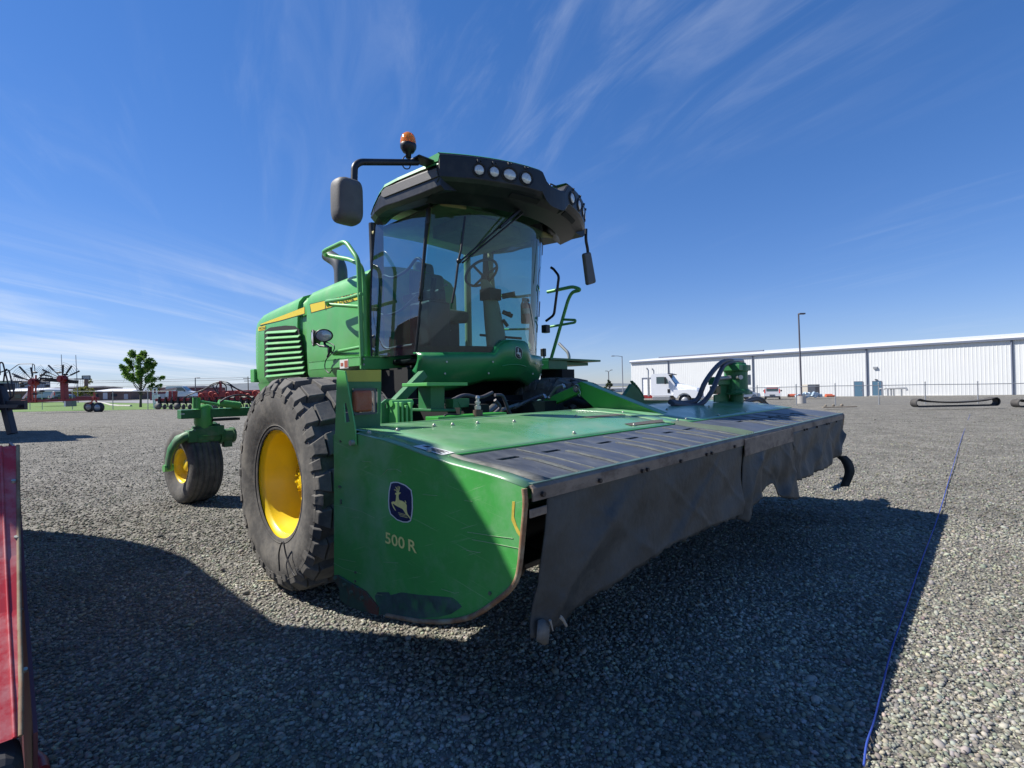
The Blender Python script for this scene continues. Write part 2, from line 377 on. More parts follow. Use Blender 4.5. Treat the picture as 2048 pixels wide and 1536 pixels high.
def text_mb(txt, size, P0, dx, dy, thick=0.001, squeeze=1.0, mb=None, mi=0, font_off=0.0):
    """lettering as geometry: P0 lower-left, dx/dy unit vectors of the line"""
    cu = bpy.data.curves.new('lettering', 'FONT'); cu.body = txt; cu.size = size; cu.offset = font_off; cu.resolution_u = 3
    o = bpy.data.objects.new('lettering', cu); COL.objects.link(o)
    dg = bpy.context.evaluated_depsgraph_get(); me = bpy.data.meshes.new_from_object(o.evaluated_get(dg))
    mb = mb or MB(); n = Vector(dx).cross(Vector(dy))
    vs = [Vector(P0)+Vector(dx)*v.co.x*squeeze+Vector(dy)*v.co.y+n*thick for v in me.vertices]
    mb.add(vs, [tuple(p.vertices) for p in me.polygons], mi)
    bpy.data.objects.remove(o); bpy.data.curves.remove(cu); bpy.data.meshes.remove(me)
    return mb
# ================================================================= MOWING HEADER
ROOFP = [(0.9, 1.176), (1.10, 1.176), (1.33, 1.168), (1.544, 1.152), (1.704, 1.133), (1.885, 1.105), (2.046, 1.082), (2.219, 1.068), (2.323, 1.057), (2.46, 1.036)]
def roofw(u):
    for (a, b), (c, d) in zip(ROOFP, ROOFP[1:]):
        if u <= c: return b+(d-b)*(u-a)/(c-a)
    return ROOFP[-1][1]
def rp(x, y, h=0.0):                       # pixel on the header's roof surface
    w = 1.13
    for _ in range(40): P = mp(x, y, w=w+h); w = 0.5*w+0.5*roofw(P.x)
    P = mp(x, y, w=w+h); return P
HD = thing('mowing_header', 'wide green mowing header with torn black rubber curtains, raised in front of the green windrower', 'mower header', (1.8, 0, 0.45), machine=True)
VS = -2.475; VE = 2.475
# --- end shields
sil = [(668, 868), (712, 868), (760, 880), (800, 893), (850, 912), (900, 930), (960, 946), (1000, 958), (1050, 977), (1052, 1010), (1046, 1080), (1041, 1130),
       (1034, 1160), (1020, 1180), (1000, 1197), (965, 1222), (930, 1237), (880, 1243), (830, 1240), (775, 1230), (750, 1208), (700, 1176), (668, 1150)]
SH = [(mp(x, y, v=VS).x, mp(x, y, v=VS).z) for x, y in sil]
ZS = mat('shield_paint', (0.062, 0.335, 0.070), 0.33, scr=((0.28, 0.44, 0.24), 0.5, 'v'), var=0.16, vs=2.0, coat=0.2, dirt=((0.34, 0.46, 0.34), 0.50, 3.5, 0.46, 0.80), bump=0.05, bs=5)
m = MB(); m.prism(SH, VS, VS+0.012); sh1 = m.build('end_shield', ZS, HD)
sh1['label'] = 'scuffed green end shield with deer emblem nearest the camera'
m = MB(); m.prism(SH, VE-0.012, VE); sh2 = m.build('end_shield', ZS, HD); sh2['label'] = 'far end shield behind the last curtain'
# seam flange on top of the near shield (folded strip up to the roof panel)
m = MB(); secs = []
for (x, y) in sil[1:9]:
    P = mp(x, y, v=VS); secs.append([V(P.x, VS+0.001, P.z+0.001), V(P.x, VS+0.02, P.z+0.008), V(P.x, VS+0.065, roofw(P.x)+0.010)])
m.loft(secs); m.build('folded_seam', ROOFG, HD, solid=0.004)
# rolled edge of the shield
m = MB(); ed = [V(a, VS-0.004, b) for a, b in SH[8:20]]; m.tube(smooth_path(ed, 4), 0.010, 8); m.build('edge_roll', RUSTE, sh1)
m = MB(); ed = [V(a, VE+0.004, b) for a, b in SH[8:20]]; m.tube(smooth_path(ed, 4), 0.010, 8); m.build('edge_roll', RUSTE, sh2)
# bare worn band along the bottom
SCUFF = mat('scuffed_metal', (0.055, 0.105, 0.095), 0.5, metal=0.1, var=0.45, vs=12, dirt=((0.05, 0.20, 0.07), 0.9, 7, 0.50, 0.66))
def spoly(pts, off, scale=1.0, ox=0, oy=0): return [tuple((lambda P: (P.x, P.z))(mp(ox+x/scale, oy+y/scale, v=VS-off))) for x, y in pts]
m = MB(); m.prism(spoly([(597, 1375), (560, 1190), (585, 1150), (700, 1150), (720, 1180), (830, 1150), (1000, 1175), (1190, 1190), (1350, 1205), (1400, 1240), (1450, 1300), (1340, 1372), (1200, 1408), (1000, 1415), (800, 1400)], .002, 5.119, 640, 960), VS-0.0015, VS+.001)
m.build('scuffed_patch', SCUFF, sh1)
m = MB(); m.prism(spoly([(1050, 1140), (1400, 2050), (3000, 100)], .002, 5.119, 640, 960), VS, VS); 
# pale scratches
m = MB()
SC_ = mat('scratched_paint', (0.30, 0.42, 0.24), 0.6)
for pts in ([(130, 255), (300, 285), (430, 325), (560, 390)], [(300, 378), (400, 382)], [(190, 805), (365, 840)], [(1240, 1115), (1380, 1160), (1420, 1150)], [(140, 850), (240, 905), (420, 960)],
            [(1500, 720), (1640, 745)], [(560, 1165), (640, 1180)], [(650, 840), (800, 850)], [(1060, 150), (1200, 160)], [(1480, 210), (1560, 220)]):
    q = [mp(640+a/5.119, 960+b/5.119, v=VS-0.0012) for a, b in pts]
    for a, b in zip(q, q[1:]): m.bar(a, b, 0.0012, 0.0012)
    m.cut()
for pts in ([(900, 825), (1040, 850), (1180, 878)], [(870, 780), (1000, 800), (1140, 818)], [(250, 362), (300, 366)], [(370, 440), (400, 410), (450, 408), (480, 425)]):
    q = [mp(640+a/2.954, 800+b/2.954, v=VS-0.0012) for a, b in pts]
    for a, b in zip(q, q[1:]): m.bar(a, b, 0.0016, 0.0014)
    m.cut()
m.each('scratch', SC_, sh1)
m = MB(); m.prism(spoly([(1135, 600), (1150, 600), (1145, 690), (1160, 740), (1180, 780), (1183, 815), (1160, 780), (1130, 710)], .002, 2.954, 640, 800), VS-0.0015, VS+.001)
m.build('paint_chip', mat('primer_yellow', (0.55, 0.42, 0.06), 0.6, var=.3, vs=20), sh1)
# skid shoe plate, bolts
m = MB(); m.prism(spoly([(150, 975), (185, 972), (470, 1140), (600, 1300), (597, 1380), (430, 1340), (300, 1290), (215, 1220), (205, 1105), (150, 1020)], .004, 5.119, 640, 960), VS-0.010, VS+.004)
m.build('skid_plate', mat('rusty_green', (0.035, 0.085, 0.055), 0.6, var=.3, vs=8, dirt=((0.16, 0.05, 0.03), 0.9, 7, 0.48, 0.62)), sh1, bevel=.002)
m = MB()
for a, b in ((170, 1000), (260, 1070), (330, 1145), (440, 1205)):
    P = mp(640+a/5.119, 960+b/5.119, v=VS-0.01); m.cyl(P, P+V(0, -.014, 0), .009, 6).cut()
for a, b in ((370, 945), (365, 1035), (220, 235), (215, 70)):
    P = mp(640+a/5.119, 960+b/5.119, v=VS); m.cyl(P, P+V(0, -.007, 0), .0065, 8).cut()
for x, y in ((682, 882), (705, 886), (679, 973), (981, 1186), (683, 1001)):
    P = mp(x, y, v=VS); m.cyl(P, P+V(0, -.007, 0), .007, 8).cut()
m.each('bolt', mat('painted_bolt', (.12, .17, .12), .45, metal=.3), sh1)
# emblem and lettering
def emblem(parent, mapf, n, s1, s2, s3, name='emblem'):
    """leaping-deer badge; mapf maps badge drawing units to a point; n = outward normal"""
    out = [(725, 25), (755, 17), (800, 18), (880, 50), (940, 100), (953, 180), (955, 290), (948, 360), (935, 420), (905, 435), (855, 434), (790, 410), (722, 350), (705, 290), (700, 210), (706, 110)]
    c = (830, 225); inn = [(c[0]+(a-c[0])*.91, c[1]+(b-c[1])*.945) for a, b in out]
    deer = [(772, 142), (780, 130), (795, 126), (812, 124), (836, 129), (824, 140), (813, 148), (811, 172), (817, 203), (850, 213), (880, 233), (895, 258), (894, 300), (899, 330), (906, 349), (921, 369), (936, 397),
            (925, 394), (905, 368), (884, 348), (864, 313), (848, 294), (820, 280), (795, 268), (768, 250), (752, 240), (752, 250), (765, 275), (784, 312), (776, 312), (758, 285), (747, 262), (738, 237), (738, 224), (757, 218), (775, 221), (782, 205), (784, 178), (786, 152)]
    ant = [[(795, 127), (781, 106), (763, 101), (766, 95), (784, 99), (797, 118)], [(797, 124), (790, 92), (777, 68), (784, 68), (797, 88), (803, 124)], [(803, 124), (802, 90), (803, 60), (809, 60), (808, 95), (810, 124)], [(808, 124), (813, 100), (818, 64), (825, 68), (820, 102), (813, 124)]]
    tail = [(880, 233), (874, 206), (881, 209), (892, 238)]
    lines = [[(805, 330), (885, 352), (885, 356), (805, 334)], [(812, 345), (895, 368), (895, 372), (812, 349)], [(820, 362), (905, 384), (905, 388), (820, 366)], [(840, 380), (912, 398), (912, 402), (840, 384)]]
    def face(mb, poly, h):
        tri = tessellate_polygon([[Vector((a, b, 0)) for a, b in poly]]); mb.add([mapf(a, b)+n*h for a, b in poly], [tuple(t) for t in tri])
    a = MB(); face(a, out, .0016); ob = a.build(name, s1, parent)
    a = MB(); face(a, inn, .0024); a.build('badge_field', s2, parent)
    a = MB(); face(a, deer, .0032); [face(a, q, .0032) for q in ant]; face(a, tail, .0032); [face(a, q, .0032) for q in lines[:3]]; a.build('leaping_deer', s3, parent)
_c = mp(802, 1005, v=VS)
EM = lambda a, b: mp(640+a/5.119, 960+b/5.119, v=VS)
emblem(sh1, EM, V(0, -1, 0), WHT2, NAVY, CREAM)
P0 = mp(640+668/5.119, 960+640/5.119, v=VS); P1 = mp(640+975/5.119, 960+742/5.119, v=VS)
dxl = (P1-P0); hgt = (mp(640+680/5.119, 960+535/5.119, v=VS)-P0).length
tm = text_mb('500', hgt*1.42, P0+V(0, 0, 0), dxl.normalized(), dxl.normalized().cross(V(0, 1, 0)).normalized()*-1 if False else V(-dxl.normalized().z, 0, dxl.normalized().x), 0.002, 1.0, font_off=0.004)
wd = max((v-P0).dot(dxl.normalized()) for v in tm.v); k = dxl.length*0.70/wd
tm = text_mb('500', hgt*1.42, P0, dxl.normalized(), V(-dxl.normalized().z, 0, dxl.normalized().x), 0.002, k, font_off=0.001)
PR = P0+dxl*0.77
t2 = text_mb('R', hgt*1.42, PR, dxl.normalized(), V(-dxl.normalized().z, 0, dxl.normalized().x), 0.002, k, font_off=0.001)
tm.build('number_lettering', CREAM, sh1); t2.build('letter', CREAM, sh1)
# --- roof panels (green sheet), split at the raised centre seam
VC0, VC1 = -0.36, -0.20
def sheet(v0, v1, u0, u1, h, n=14, nv=10):
    secs = []
    for j in range(nv+1):
        v = v0+(v1-v0)*j/nv; secs.append([V(u0+(u1-u0)*i/n, v, roofw(u0+(u1-u0)*i/n)+h+0.0012*math.sin(v*5.1+i*.6)) for i in range(n+1)])
    return secs
RE = 1.05; RF = 1.955
m = MB(); m.loft(sheet(VS+.06, VC0-.01, RE, RF, .006)); rp1 = m.build('roof_panel', ROOFG, HD, solid=.006)
m = MB(); m.loft(sheet(VC1+.01, VE-.01, RE, RF, .006)); m.build('roof_panel', ROOFG, HD, solid=.006)
m = MB(); m.loft(sheet(VC0-.01, VC1+.01, RE, RF, .010, nv=2)); m.build('roof_panel', ROOFG, HD, solid=.006)
m = MB()                                    # folded front lip of the panels
for v0, v1 in ((VS+.06, VC0-.01), (VC1+.01, VE-.01)):
    m.b2((RF-.004, v0, roofw(RF)-.016), (RF+.010, v1, roofw(RF)+.012))
m.build('panel_lip', GREENB, HD, bevel=.003)
m = MB(); m.b2((RE-.02, VS+.30, roofw(RE)-.03), (RE+.015, VE, roofw(RE)+.013)); m.build('rear_lip', ROOFG, HD, bevel=.004)
# round-head bolts with washers on the roof
m = MB()
for x, y in ((1028, 844), (1148, 867), (1152, 833), (1268, 851), (1246, 826), (738, 866), (859, 903), (1334, 819), (1437, 831), (1491, 824), (1372, 839), (1355, 841), (955, 847), (905, 850), (1260, 812), (1418, 813), (868, 852), (795, 861)):
    P = rp(x, y, .010); m.cyl(P, P+V(0, 0, .003), .013, 10); m.sphere(P+V(0, 0, .005), .0095, 8).cut()
m.each('roof_bolt', BOLT, HD)
# anti-slip strips, warning sticker
GRIT = mat('anti_slip_strip', (0.075, 0.070, 0.066), 0.95, bump=.4, bs=200)
m = MB(); m.quad(*[rp(x, y, .0125) for x, y in ((1160, 833.5), (1181, 836), (1251, 829), (1238, 827))]).cut(); m.quad(*[rp(x, y, .0125) for x, y in ((1248, 847), (1262, 851), (1342, 842), (1323, 838.5))])
m.each('anti_slip_strip', GRIT, HD)
SQ = [rp(x, y, .0125) for x, y in ((825, 892), (848, 889), (909, 905), (884, 910))]
m = MB(); m.quad(*SQ); st = m.build('warning_sticker', LABELW, HD)
def sq(a, b): return (SQ[0]*(1-a)+SQ[3]*a)*(1-b)+(SQ[1]*(1-a)+SQ[2]*a)*b+V(0, 0, .0012)
m = MB(); m.quad(sq(.1, .55), sq(.3, .5), sq(.32, .85), sq(.16, .9))
for i in range(5): m.quad(sq(.38, .15+i*.14), sq(.92-.1*(i % 2), .15+i*.14), sq(.92-.1*(i % 2), .22+i*.14), sq(.38, .22+i*.14))
m.build('sticker_print', RUBB2, st)
# --- rubber deck mats with slots
def slot_poly(uc, vc, hl=.062, hw=.016):
    return [(uc-hw, vc-hl), (uc+hw, vc-hl+.012), (uc+hw, vc+hl), (uc, vc+hl+.008), (uc-hw, vc+hl)]
slots = [(1016, 920), (1102, 905.5), (1208, 888), (1264, 879), (1335, 867.5), (1376, 860.5), (1479, 845), (1505, 841.5), (1540, 837), (1559, 834.3), (1586, 829.5)]
SP = [rp(x, y) for x, y in slots]
def mat_sheet(v0, v1, inset=0.0):
    m = MB(); U0, U1 = 1.975, 2.435
    hs = [slot_poly(P.x, P.y) for P in SP if v0+.07 < P.y < v1-.07]
    vs = []; tri = None
    loops = [[(U0, v0+.0), (U0, v1), (U1, v1), (U1, v0)]]+hs
    # strips between slots give quads that follow the roof's curve
    cuts = sorted([v0, v1]+[P.y-.095 for P in SP if v0+.07 < P.y < v1-.07]+[P.y+.095 for P in SP if v0+.07 < P.y < v1-.07])
    flat = lambda q: V(q[0], q[1], roofw(q[0])+.004)
    for a, b in zip(cuts, cuts[1:]):
        hh = [h for h in hs if a < sum(q[1] for q in h)/5 < b]
        if hh:
            uc = sum(q[0] for q in hh[0])/5
            for (ua, ub, holes) in ((U0, uc-.05, []), (uc-.05, uc+.05, hh), (uc+.05, 2.2, []), (2.2, U1, [])):
                lp = [[(ua, a), (ua, b), (ub, b), (ub, a)]]+holes
                tri = tessellate_polygon([[Vector((q[0], q[1], 0)) for q in l] for l in lp]); fl = [q for l in lp for q in l]
                m.add([flat(q) for q in fl], [tuple(t) for t in tri])
        else:
            us = [U0, 2.046, 2.12, 2.219, 2.323, U1]
            m.loft([[flat((u, a)) for u in us], [flat((u, b)) for u in us]], smooth=False)
    return m
mats_ = []
for v0, v1 in ((-2.40, VC0-.005), (VC1+.005, 2.43)):
    o = mat_sheet(v0, v1).build('deck_mat', MATRUB, HD, solid=.007); mats_.append((v0, v1, o))
for v0, v1, o in mats_:
    m = MB(); k = 0
    for P in SP:
        if not v0 < P.y < v1: continue
        for dv, wdt in ((.055, .005), (.072, .003)):
            q = [V(u, P.y+dv+.004*math.sin(u*30+P.y*7), roofw(u)+.010) for u in (P.x+.05+.05*(dv > .06), 2.15, 2.22, 2.3, 2.37, 2.43)]
            for a, b in zip(q, q[1:]): m.bar(a, b, wdt, .004, up=(0, 0, 1))
            m.cut()
    vv = v0+.19
    for dv in (-.1, ):
        pass
    m.each('worn_crease', WORN, o)
    m = MB(); 
    for i in range(len(SP)-1):
        if v0 < SP[i].y and SP[i+1].y < v1 and SP[i+1].y-SP[i].y > .2:
            v = (SP[i].y+SP[i+1].y)/2+.03; m.bar((2.0, v, roofw(2.0)+.009), (2.23, v, roofw(2.23)+.010), .006, .004); m.bar((2.23, v, roofw(2.23)+.010), (2.43, v, roofw(2.43)+.010), .006, .004); m.cut()
    m.each('mat_seam', WORN, o)
# worn left border of the mat and centre seam
m = MB(); m.loft([[V(u, VS+.065, roofw(u)+.010), V(u, VS+.10+.02*(u-1.97)*4, roofw(u)+.012)] for u in (1.955, 2.05, 2.15, 2.25, 2.35, 2.45)])
m.build('frayed_border', mat('frayed_edge', (0.13, 0.13, 0.115), 0.85, var=.5, vs=14, dirt=((0.30, 0.28, 0.22), .8, 9, .52, .7)), HD, solid=.004)
m = MB()
for v in (-.35, -.30, -.255, -.215):
    m.b2((1.955, v-.006, roofw(1.96)+.0), (1.96, v+.006, roofw(1.96)+.016)); m.loft([[V(u, v-.008, roofw(u)+.004), V(u, v, roofw(u)+.022), V(u, v+.008, roofw(u)+.004)] for u in (1.93, 2.05, 2.2, 2.32, 2.44)], smooth=False)
m.loft([[V(u, VC0-.01, roofw(u)+.004), V(u, VC1+.01, roofw(u)+.004)] for u in (1.93, 2.05, 2.2, 2.32, 2.44)])
m.build('centre_seam', mat('worn_green', (0.022, 0.060, 0.036), .6, var=.4, vs=6, dirt=((0.14, .17, .12), .5, 14, .58, .78)), HD)
# --- front trim bar
m = MB(); m.prism([(2.425, 1.046), (2.452, 1.046), (2.462, 1.036), (2.462, 0.992), (2.455, 0.992), (2.455, 1.034), (2.425, 1.040)], VS+.02, VE-.01, 'v'); m.build('front_trim', RUSTT, HD)
m = MB(); m.b2((2.428, VS+.03, 1.0455), (2.452, VE-.02, 1.0515)); m.build('trim_lip', mat('green_grey_lip', (.09, .15, .12), .4, metal=.2, var=.3, vs=9), HD, bevel=.002)
vj = mp(1487, 885, u=2.46).y; vk = mp(1584, 860, u=2.46).y
m = MB(); m.b2((2.463, vj, .925), (2.470, vk, 1.03)); pl = m.build('trim_plate', RUSTT, HD, bevel=.002)
m = MB()
for x, y in ((1084, 988), (1198, 961), (1283, 942), (1293, 939), (1360, 922), (1412, 909), (1422, 906), (1468, 893), (1608, 859.5), (1613, 858.5), (1633, 854), (1653, 848), (1657, 847), (1672, 843)):
    P = mp(x, y, u=2.462); m.cyl(P, P+V(.012, 0, 0), .0095, 6).cut()
m.each('trim_bolt', mat('dark_bolt', (.05, .04, .035), .5, metal=.4), HD)
m = MB(); P = mp(1077, 1008, u=2.46); m.b2((2.455, P.y-.045, .938), (2.461, P.y+.045, .968)); m.build('hinge_plate', RUSTT, HD, bevel=.003)
# --- curtains
CURT = mat('rubber_curtain', (0.033, 0.036, 0.035), 0.55, var=0.45, vs=2.6, dirt=((0.115, 0.118, 0.108), 0.75, 4.0, 0.46, 0.74), bump=0.5, bs=26)
def lerp(pts, t):
    for (a, b), (c, d) in zip(pts, pts[1:]):
        if t <= c: return b+(d-b)*(t-a)/(c-a)
    return pts[-1][1]
def curtain(tops, bots, fold, nx, nz, uu=2.447, seed=1, name='curtain', label=None):
    """tops/bots: pixel outlines of upper and lower hem at the header's front plane"""
    T = [mp(x, y, u=uu) for x, y in tops]; B = [mp(x, y, u=uu) for x, y in bots]
    tp = [(p.y, p.z) for p in T]; bp = [(p.y, p.z) for p in B]
    v0, v1 = T[0].y, T[-1].y; b0, b1 = B[0].y, B[-1].y; rr = random.Random(seed); ph = [rr.uniform(0, 6.3) for _ in range(8)]
    secs = []
    for i in range(nx+1):
        t = i/nx; vt = v0+(v1-v0)*t; vb = b0+(b1-b0)*t; zt = lerp(tp, vt)+.03; zb = lerp(bp, vb); row = []
        for j in range(nz+1):
            s = j/nz; v = vt*(1-s)+vb*s; z = zt*(1-s)+zb*s
            u = uu + s*fold*(math.sin(v*7+ph[0])*.5+math.sin(v*17+ph[1])*.3+math.sin(v*31+ph[2]+s*2)*.2) + .012*math.sin(s*6+v*2+ph[3])*s - .03*max(0, 1-t*14)*s + 0.006*math.sin(v*11+s*9)+.004*math.sin(v*5+s*11+ph[6])*math.sin(s*3.1)+.012*(1-abs(math.sin(v*3.1+s*2.2+ph[7])))**7*min(1, s*3)+.008*(1-abs(math.sin(v*5.3-s*3.4+ph[2])))**9*min(1, s*3)
            row.append(V(u, v, z+(.004*math.sin(v*47+ph[4])+.003*math.sin(v*83+ph[5]))*(s > .99)))
        secs.append(row)
    m = MB(); m.loft(secs); o = m.build(name, CURT, HD, solid=.006, label=label); return o
curtain([(1096, 1008), (1200, 972), (1300, 943), (1400, 915), (1484, 892)], [(1075, 1283), (1098, 1275), (1125, 1250), (1180, 1204), (1260, 1143), (1350, 1085), (1440, 1043), (1482, 1031)], .012, 130, 26, seed=3, label='long near curtain with one torn corner hanging low')
curtain([(1488, 905), (1535, 890), (1583, 874)], [(1486, 1041), (1500, 1043), (1505, 1012), (1514, 998), (1530, 985), (1542, 976), (1547, 968), (1551, 969), (1556, 988), (1568, 996), (1582, 998), (1590, 992), (1589, 962)], .045, 90, 24, seed=5, label='ragged middle curtain with tattered strips')
curtain([(1581, 872), (1640, 856), (1684, 842)], [(1588, 963), (1620, 951), (1660, 927), (1680, 908), (1686, 885)], .03, 60, 20, seed=9, uu=2.452, label='bulging far curtain')
P = mp(1088, 1262, u=2.42); T1 = mp(1098, 1285, u=2.42)
m = MB(); m.loft([[mp(x, y, u=2.43+.02*(i % 2)) for i, (x, y) in enumerate(r_)] for r_ in ([(1077, 1240), (1075, 1262), (1073, 1281)], [(1084, 1238), (1085, 1264), (1088, 1290)], [(1098, 1245), (1098, 1262), (1096, 1286)])])
m.build('torn_corner', mat('curtain_backing', (.15, .145, .13), .8, var=.3, vs=20), HD, solid=.006)
m = MB(); m.tube([mp(x, y, u=2.44) for x, y in ((1118, 1232), (1126, 1240), (1133, 1252))], .009, 6, r2=.005).cut(); m.tube([mp(x, y, u=2.45) for x, y in ((1100, 1240), (1106, 1262))], .005, 6, r2=.002)
m.each('frayed_cord', mat('cord_fibre', (.3, .28, .24), .9), HD)
stp = smooth_path([mp(x, y, v=2.47) for x, y in ((1671, 912), (1683, 924), (1689, 942), (1686, 956), (1680, 973))], 5)
m = MB(); m.loft([[p+V(0, 0, .0), p+V(.10-.02*(i/len(stp)), 0, .01)] for i, p in enumerate(stp)]); m.build('loose_strip', CURT, HD, solid=.008)
m = MB(); m.b2((2.0, VE+.006, .60), (2.40, VE+.016, 1.02)); m.build('far_flap', RUBB2, HD, bevel=.01)
# --- inside of the header: body, main beam, cutterbar with discs
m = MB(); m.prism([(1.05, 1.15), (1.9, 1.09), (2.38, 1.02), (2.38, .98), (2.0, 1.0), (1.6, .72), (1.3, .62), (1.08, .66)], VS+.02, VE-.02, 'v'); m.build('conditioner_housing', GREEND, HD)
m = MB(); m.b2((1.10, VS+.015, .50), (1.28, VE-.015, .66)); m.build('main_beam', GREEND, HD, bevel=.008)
m = MB(); m.b2((1.72, VS+.10, .50), (1.95, VE-.10, .53)); cb = m.build('cutterbar', mat('cutterbar_steel', (.10, .085, .07), .5, metal=.5, var=.3), HD, bevel=.008)
m = MB()
for i in range(8):
    v = -2.15+i*.61; m.lathe([(0, .001), (0, .20), (.012, .21), (.03, .10), (.05, .001)], (1.86, v, .531), 'z', 18).cut()
m.each('cutting_disc', mat('disc_steel', (.12, .10, .09), .45, metal=.6), cb)
m = MB()
for k in range(2):
    r = .115; c = V(1.62, 0, .60+.0+.27*k); m.cyl((c.x, VS+.2, c.z-.04), (c.x, VE-.2, c.z-.04), r, 16).cut()
m.each('conditioner_roll', RUBB2, HD)
# --- marker bracket with orange reflector on the near rear corner
MU = 1.12
fp = [(690, 742), (762, 740), (761, 800), (759, 868), (700, 868)]
m = MB()
def q2(x, y, u): P = mp(x, y, u=u); return (P.y, P.z)
hole = [q2(704, 777, MU), q2(755, 777, MU), q2(755, 826, MU), q2(704, 827, MU)]
m.prism([q2(x, y, MU) for x, y in fp], MU, MU+.006, 'u', holes=[hole]); mk = m.build('marker_bracket', GREEND, HD, bevel=.0015)
m = MB(); pl2 = [(676, 740), (692, 742), (700, 790), (712, 858), (714, 890), (690, 888), (672, 868)]
def q3(x, y, v): P = mp(x, y, v=v); return (P.x, P.z)
m.prism([q3(x, y, VS-.008) for x, y in pl2], VS-.014, VS-.006, 'v', holes=[[q3(x, y, VS-.008) for x, y in ((689, 806), (694, 806), (702, 843), (692, 845))]])
m.build('bracket_flange', GREEN, mk, bevel=.0015)
m = MB(); m.prism([q2(x, y, MU+.009) for x, y in ((683, 741), (762, 739.5), (762, 763), (688, 763))], MU+.0085, MU+.0095, 'u'); m.build('yellow_band', YELD, mk)
m = MB(); A = mp(709, 781, u=MU+.03); B = mp(746, 823, u=MU+.03); m.b2((MU-.01, A.y, B.z), (MU+.03, B.y, A.z)); m.build('orange_reflector', ORANGE, mk, bevel=.012, seg=3)
m = MB(); A = mp(707, 779, u=MU+.01); B = mp(749, 826, u=MU+.01)
for a, b in (((A.y, A.z), (B.y, A.z)), ((A.y, A.z), (A.y, B.z)), ((A.y, B.z), (B.y, B.z)), ((B.y, A.z), (B.y, B.z))): m.bar((MU+.014, *a), (MU+.014, *b), .010, .012)
m.build('reflector_rim', GREYP, mk)
m = MB(); P = mp(707.5, 885, v=VS-.014); m.cyl(P, P+V(0, -.02, 0), .014, 8); m.build('bracket_bolt', BOLT, mk)
# --- lift bracket (bright triangle) and link arm on the header's centre
LV = 0.05
def pv(x, y, v=LV): P = mp(x, y, v=v); return (P.x, P.z)
tri = [pv(1152, 768), pv(1164, 763), pv(1180, 770), pv(1359, 841.5), pv(1330, 838), pv(1250, 827), pv(1196, 823), pv(1160, 790), pv(1148, 782)]
m = MB(); m.prism(tri, LV, LV+.02, 'v'); 
for t in (LV+.08, ): m.prism(tri, t, t+.02, 'v')
m.prism([tri[i] for i in (1, 2, 3)]+[(tri[3][0]-.01, tri[3][1]-.012), (tri[2][0], tri[2][1]-.012)], LV-.012, LV+.112, 'v')
lb = m.build('lift_bracket', GREENB, HD, bevel=.003)
m = MB(); P = mp(1152, 777, v=LV-.03); m.cyl(P, P+V(0, .14, 0), .022, 14); m.lathe([(0, .022), (-.012, .036), (-.014, .034), (0, .04)], P+V(0, .01, 0), 'y', 16); m.tube([P+V(.03, 0, 0), P+V(.055, -.01, -.03), P+V(.05, -.01, -.075), P+V(.03, -.01, -.05)], .004, 6)
m.build('pivot_pin', CHROME, lb)
m = MB(); a = mp(1064, 818, v=LV); b = mp(1150, 779, v=LV); 
m.bar(a+V(0, .06, 0), b+V(0, .06, 0), .085, .075, up=(0, 1, 0)); m.build('link_arm', GREENB, HD, bevel=.008)
m = MB()
for pts in (((1068, 812), (1080, 795), (1088, 790), (1092, 797)), ((1098, 795), (1112, 776), (1126, 770), (1129, 776))):
    q = [mp(x, y, v=LV+.02) for x, y in pts]; m.tube(smooth_path(q[:3], 4), .014, 8); m.tube(q[2:], .016, 8); m.sphere(q[0], .022, 8)
m.tube([mp(x, y, v=-.02) for x, y in ((1082, 800), (1030, 808), (1010, 800))], .007, 6)
m.build('grease_line', CHROME, lb)
m = MB(); m.tube(smooth_path([mp(x, y, v=.5) for x, y in ((1132, 805), (1150, 800), (1170, 806), (1190, 806), (1200, 820))], 5), .06, 12); m.tube(smooth_path([mp(x, y, v=.5) for x, y in ((1140, 812), (1165, 795), (1200, 815))], 5), .05, 12)
m.build('driveline_cover', RUBB2, HD)
# --- hydraulic motor tower with hoses at the far end
MUu = 1.42; 
def pu(x, y, u=MUu): return mp(x, y, u=u)
c0 = pu(1473, 806); c1 = pu(1472, 788); ax = V(c0.x, c0.y, 0); sc_ = (mp(1489, 760, u=MUu).y-mp(1457, 760, u=MUu).y)/2*.50
def zz(y): return mp(1472, y, u=MUu).z
m = MB(); prof = [(zz(810), sc_*.62), (zz(789), sc_*.62), (zz(789), sc_*1.18), (zz(780), sc_*1.15), (zz(779), sc_), (zz(744), sc_), (zz(743), sc_*1.05), (zz(731), sc_*1.05), (zz(730), sc_*.9), (zz(726), sc_*.85), (zz(726), .001)]
m.lathe(prof, (ax.x, ax.y, 0), 'z', 20, smooth=False)
m.box((ax.x, ax.y, (zz(742)+zz(730))/2), (sc_*1.7, sc_*2.9, zz(730)-zz(742)-.004)); m.box((ax.x, ax.y, zz(787)), (sc_*2.0, sc_*2.6, .02)); m.box((ax.x, ax.y, zz(808)), (sc_*2.6, sc_*2.6, .02))
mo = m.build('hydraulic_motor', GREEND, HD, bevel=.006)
m = MB(); Pn = pu(1484, 760); m.box((ax.x+sc_*.72, Pn.y-.02, Pn.z), (.012, .05, .12), Matrix.Rotation(.75, 3, 'Z')); m.build('name_plate', GALV, mo)
m = MB(); P = pu(1462, 755); m.cyl((ax.x+sc_*.5, ax.y-sc_*.9, P.z), (ax.x+sc_*.9, ax.y-sc_*1.3, P.z), .026, 10); m.build('hose_fitting', CHROME, mo)
m = MB(); m.prism([(mp(x, y, u=1.35).y, mp(x, y, u=1.35).z) for x, y in ((1438, 760), (1448, 762), (1456, 778), (1458, 804), (1428, 804), (1428, 790), (1438, 788))], 1.34, 1.36, 'u')
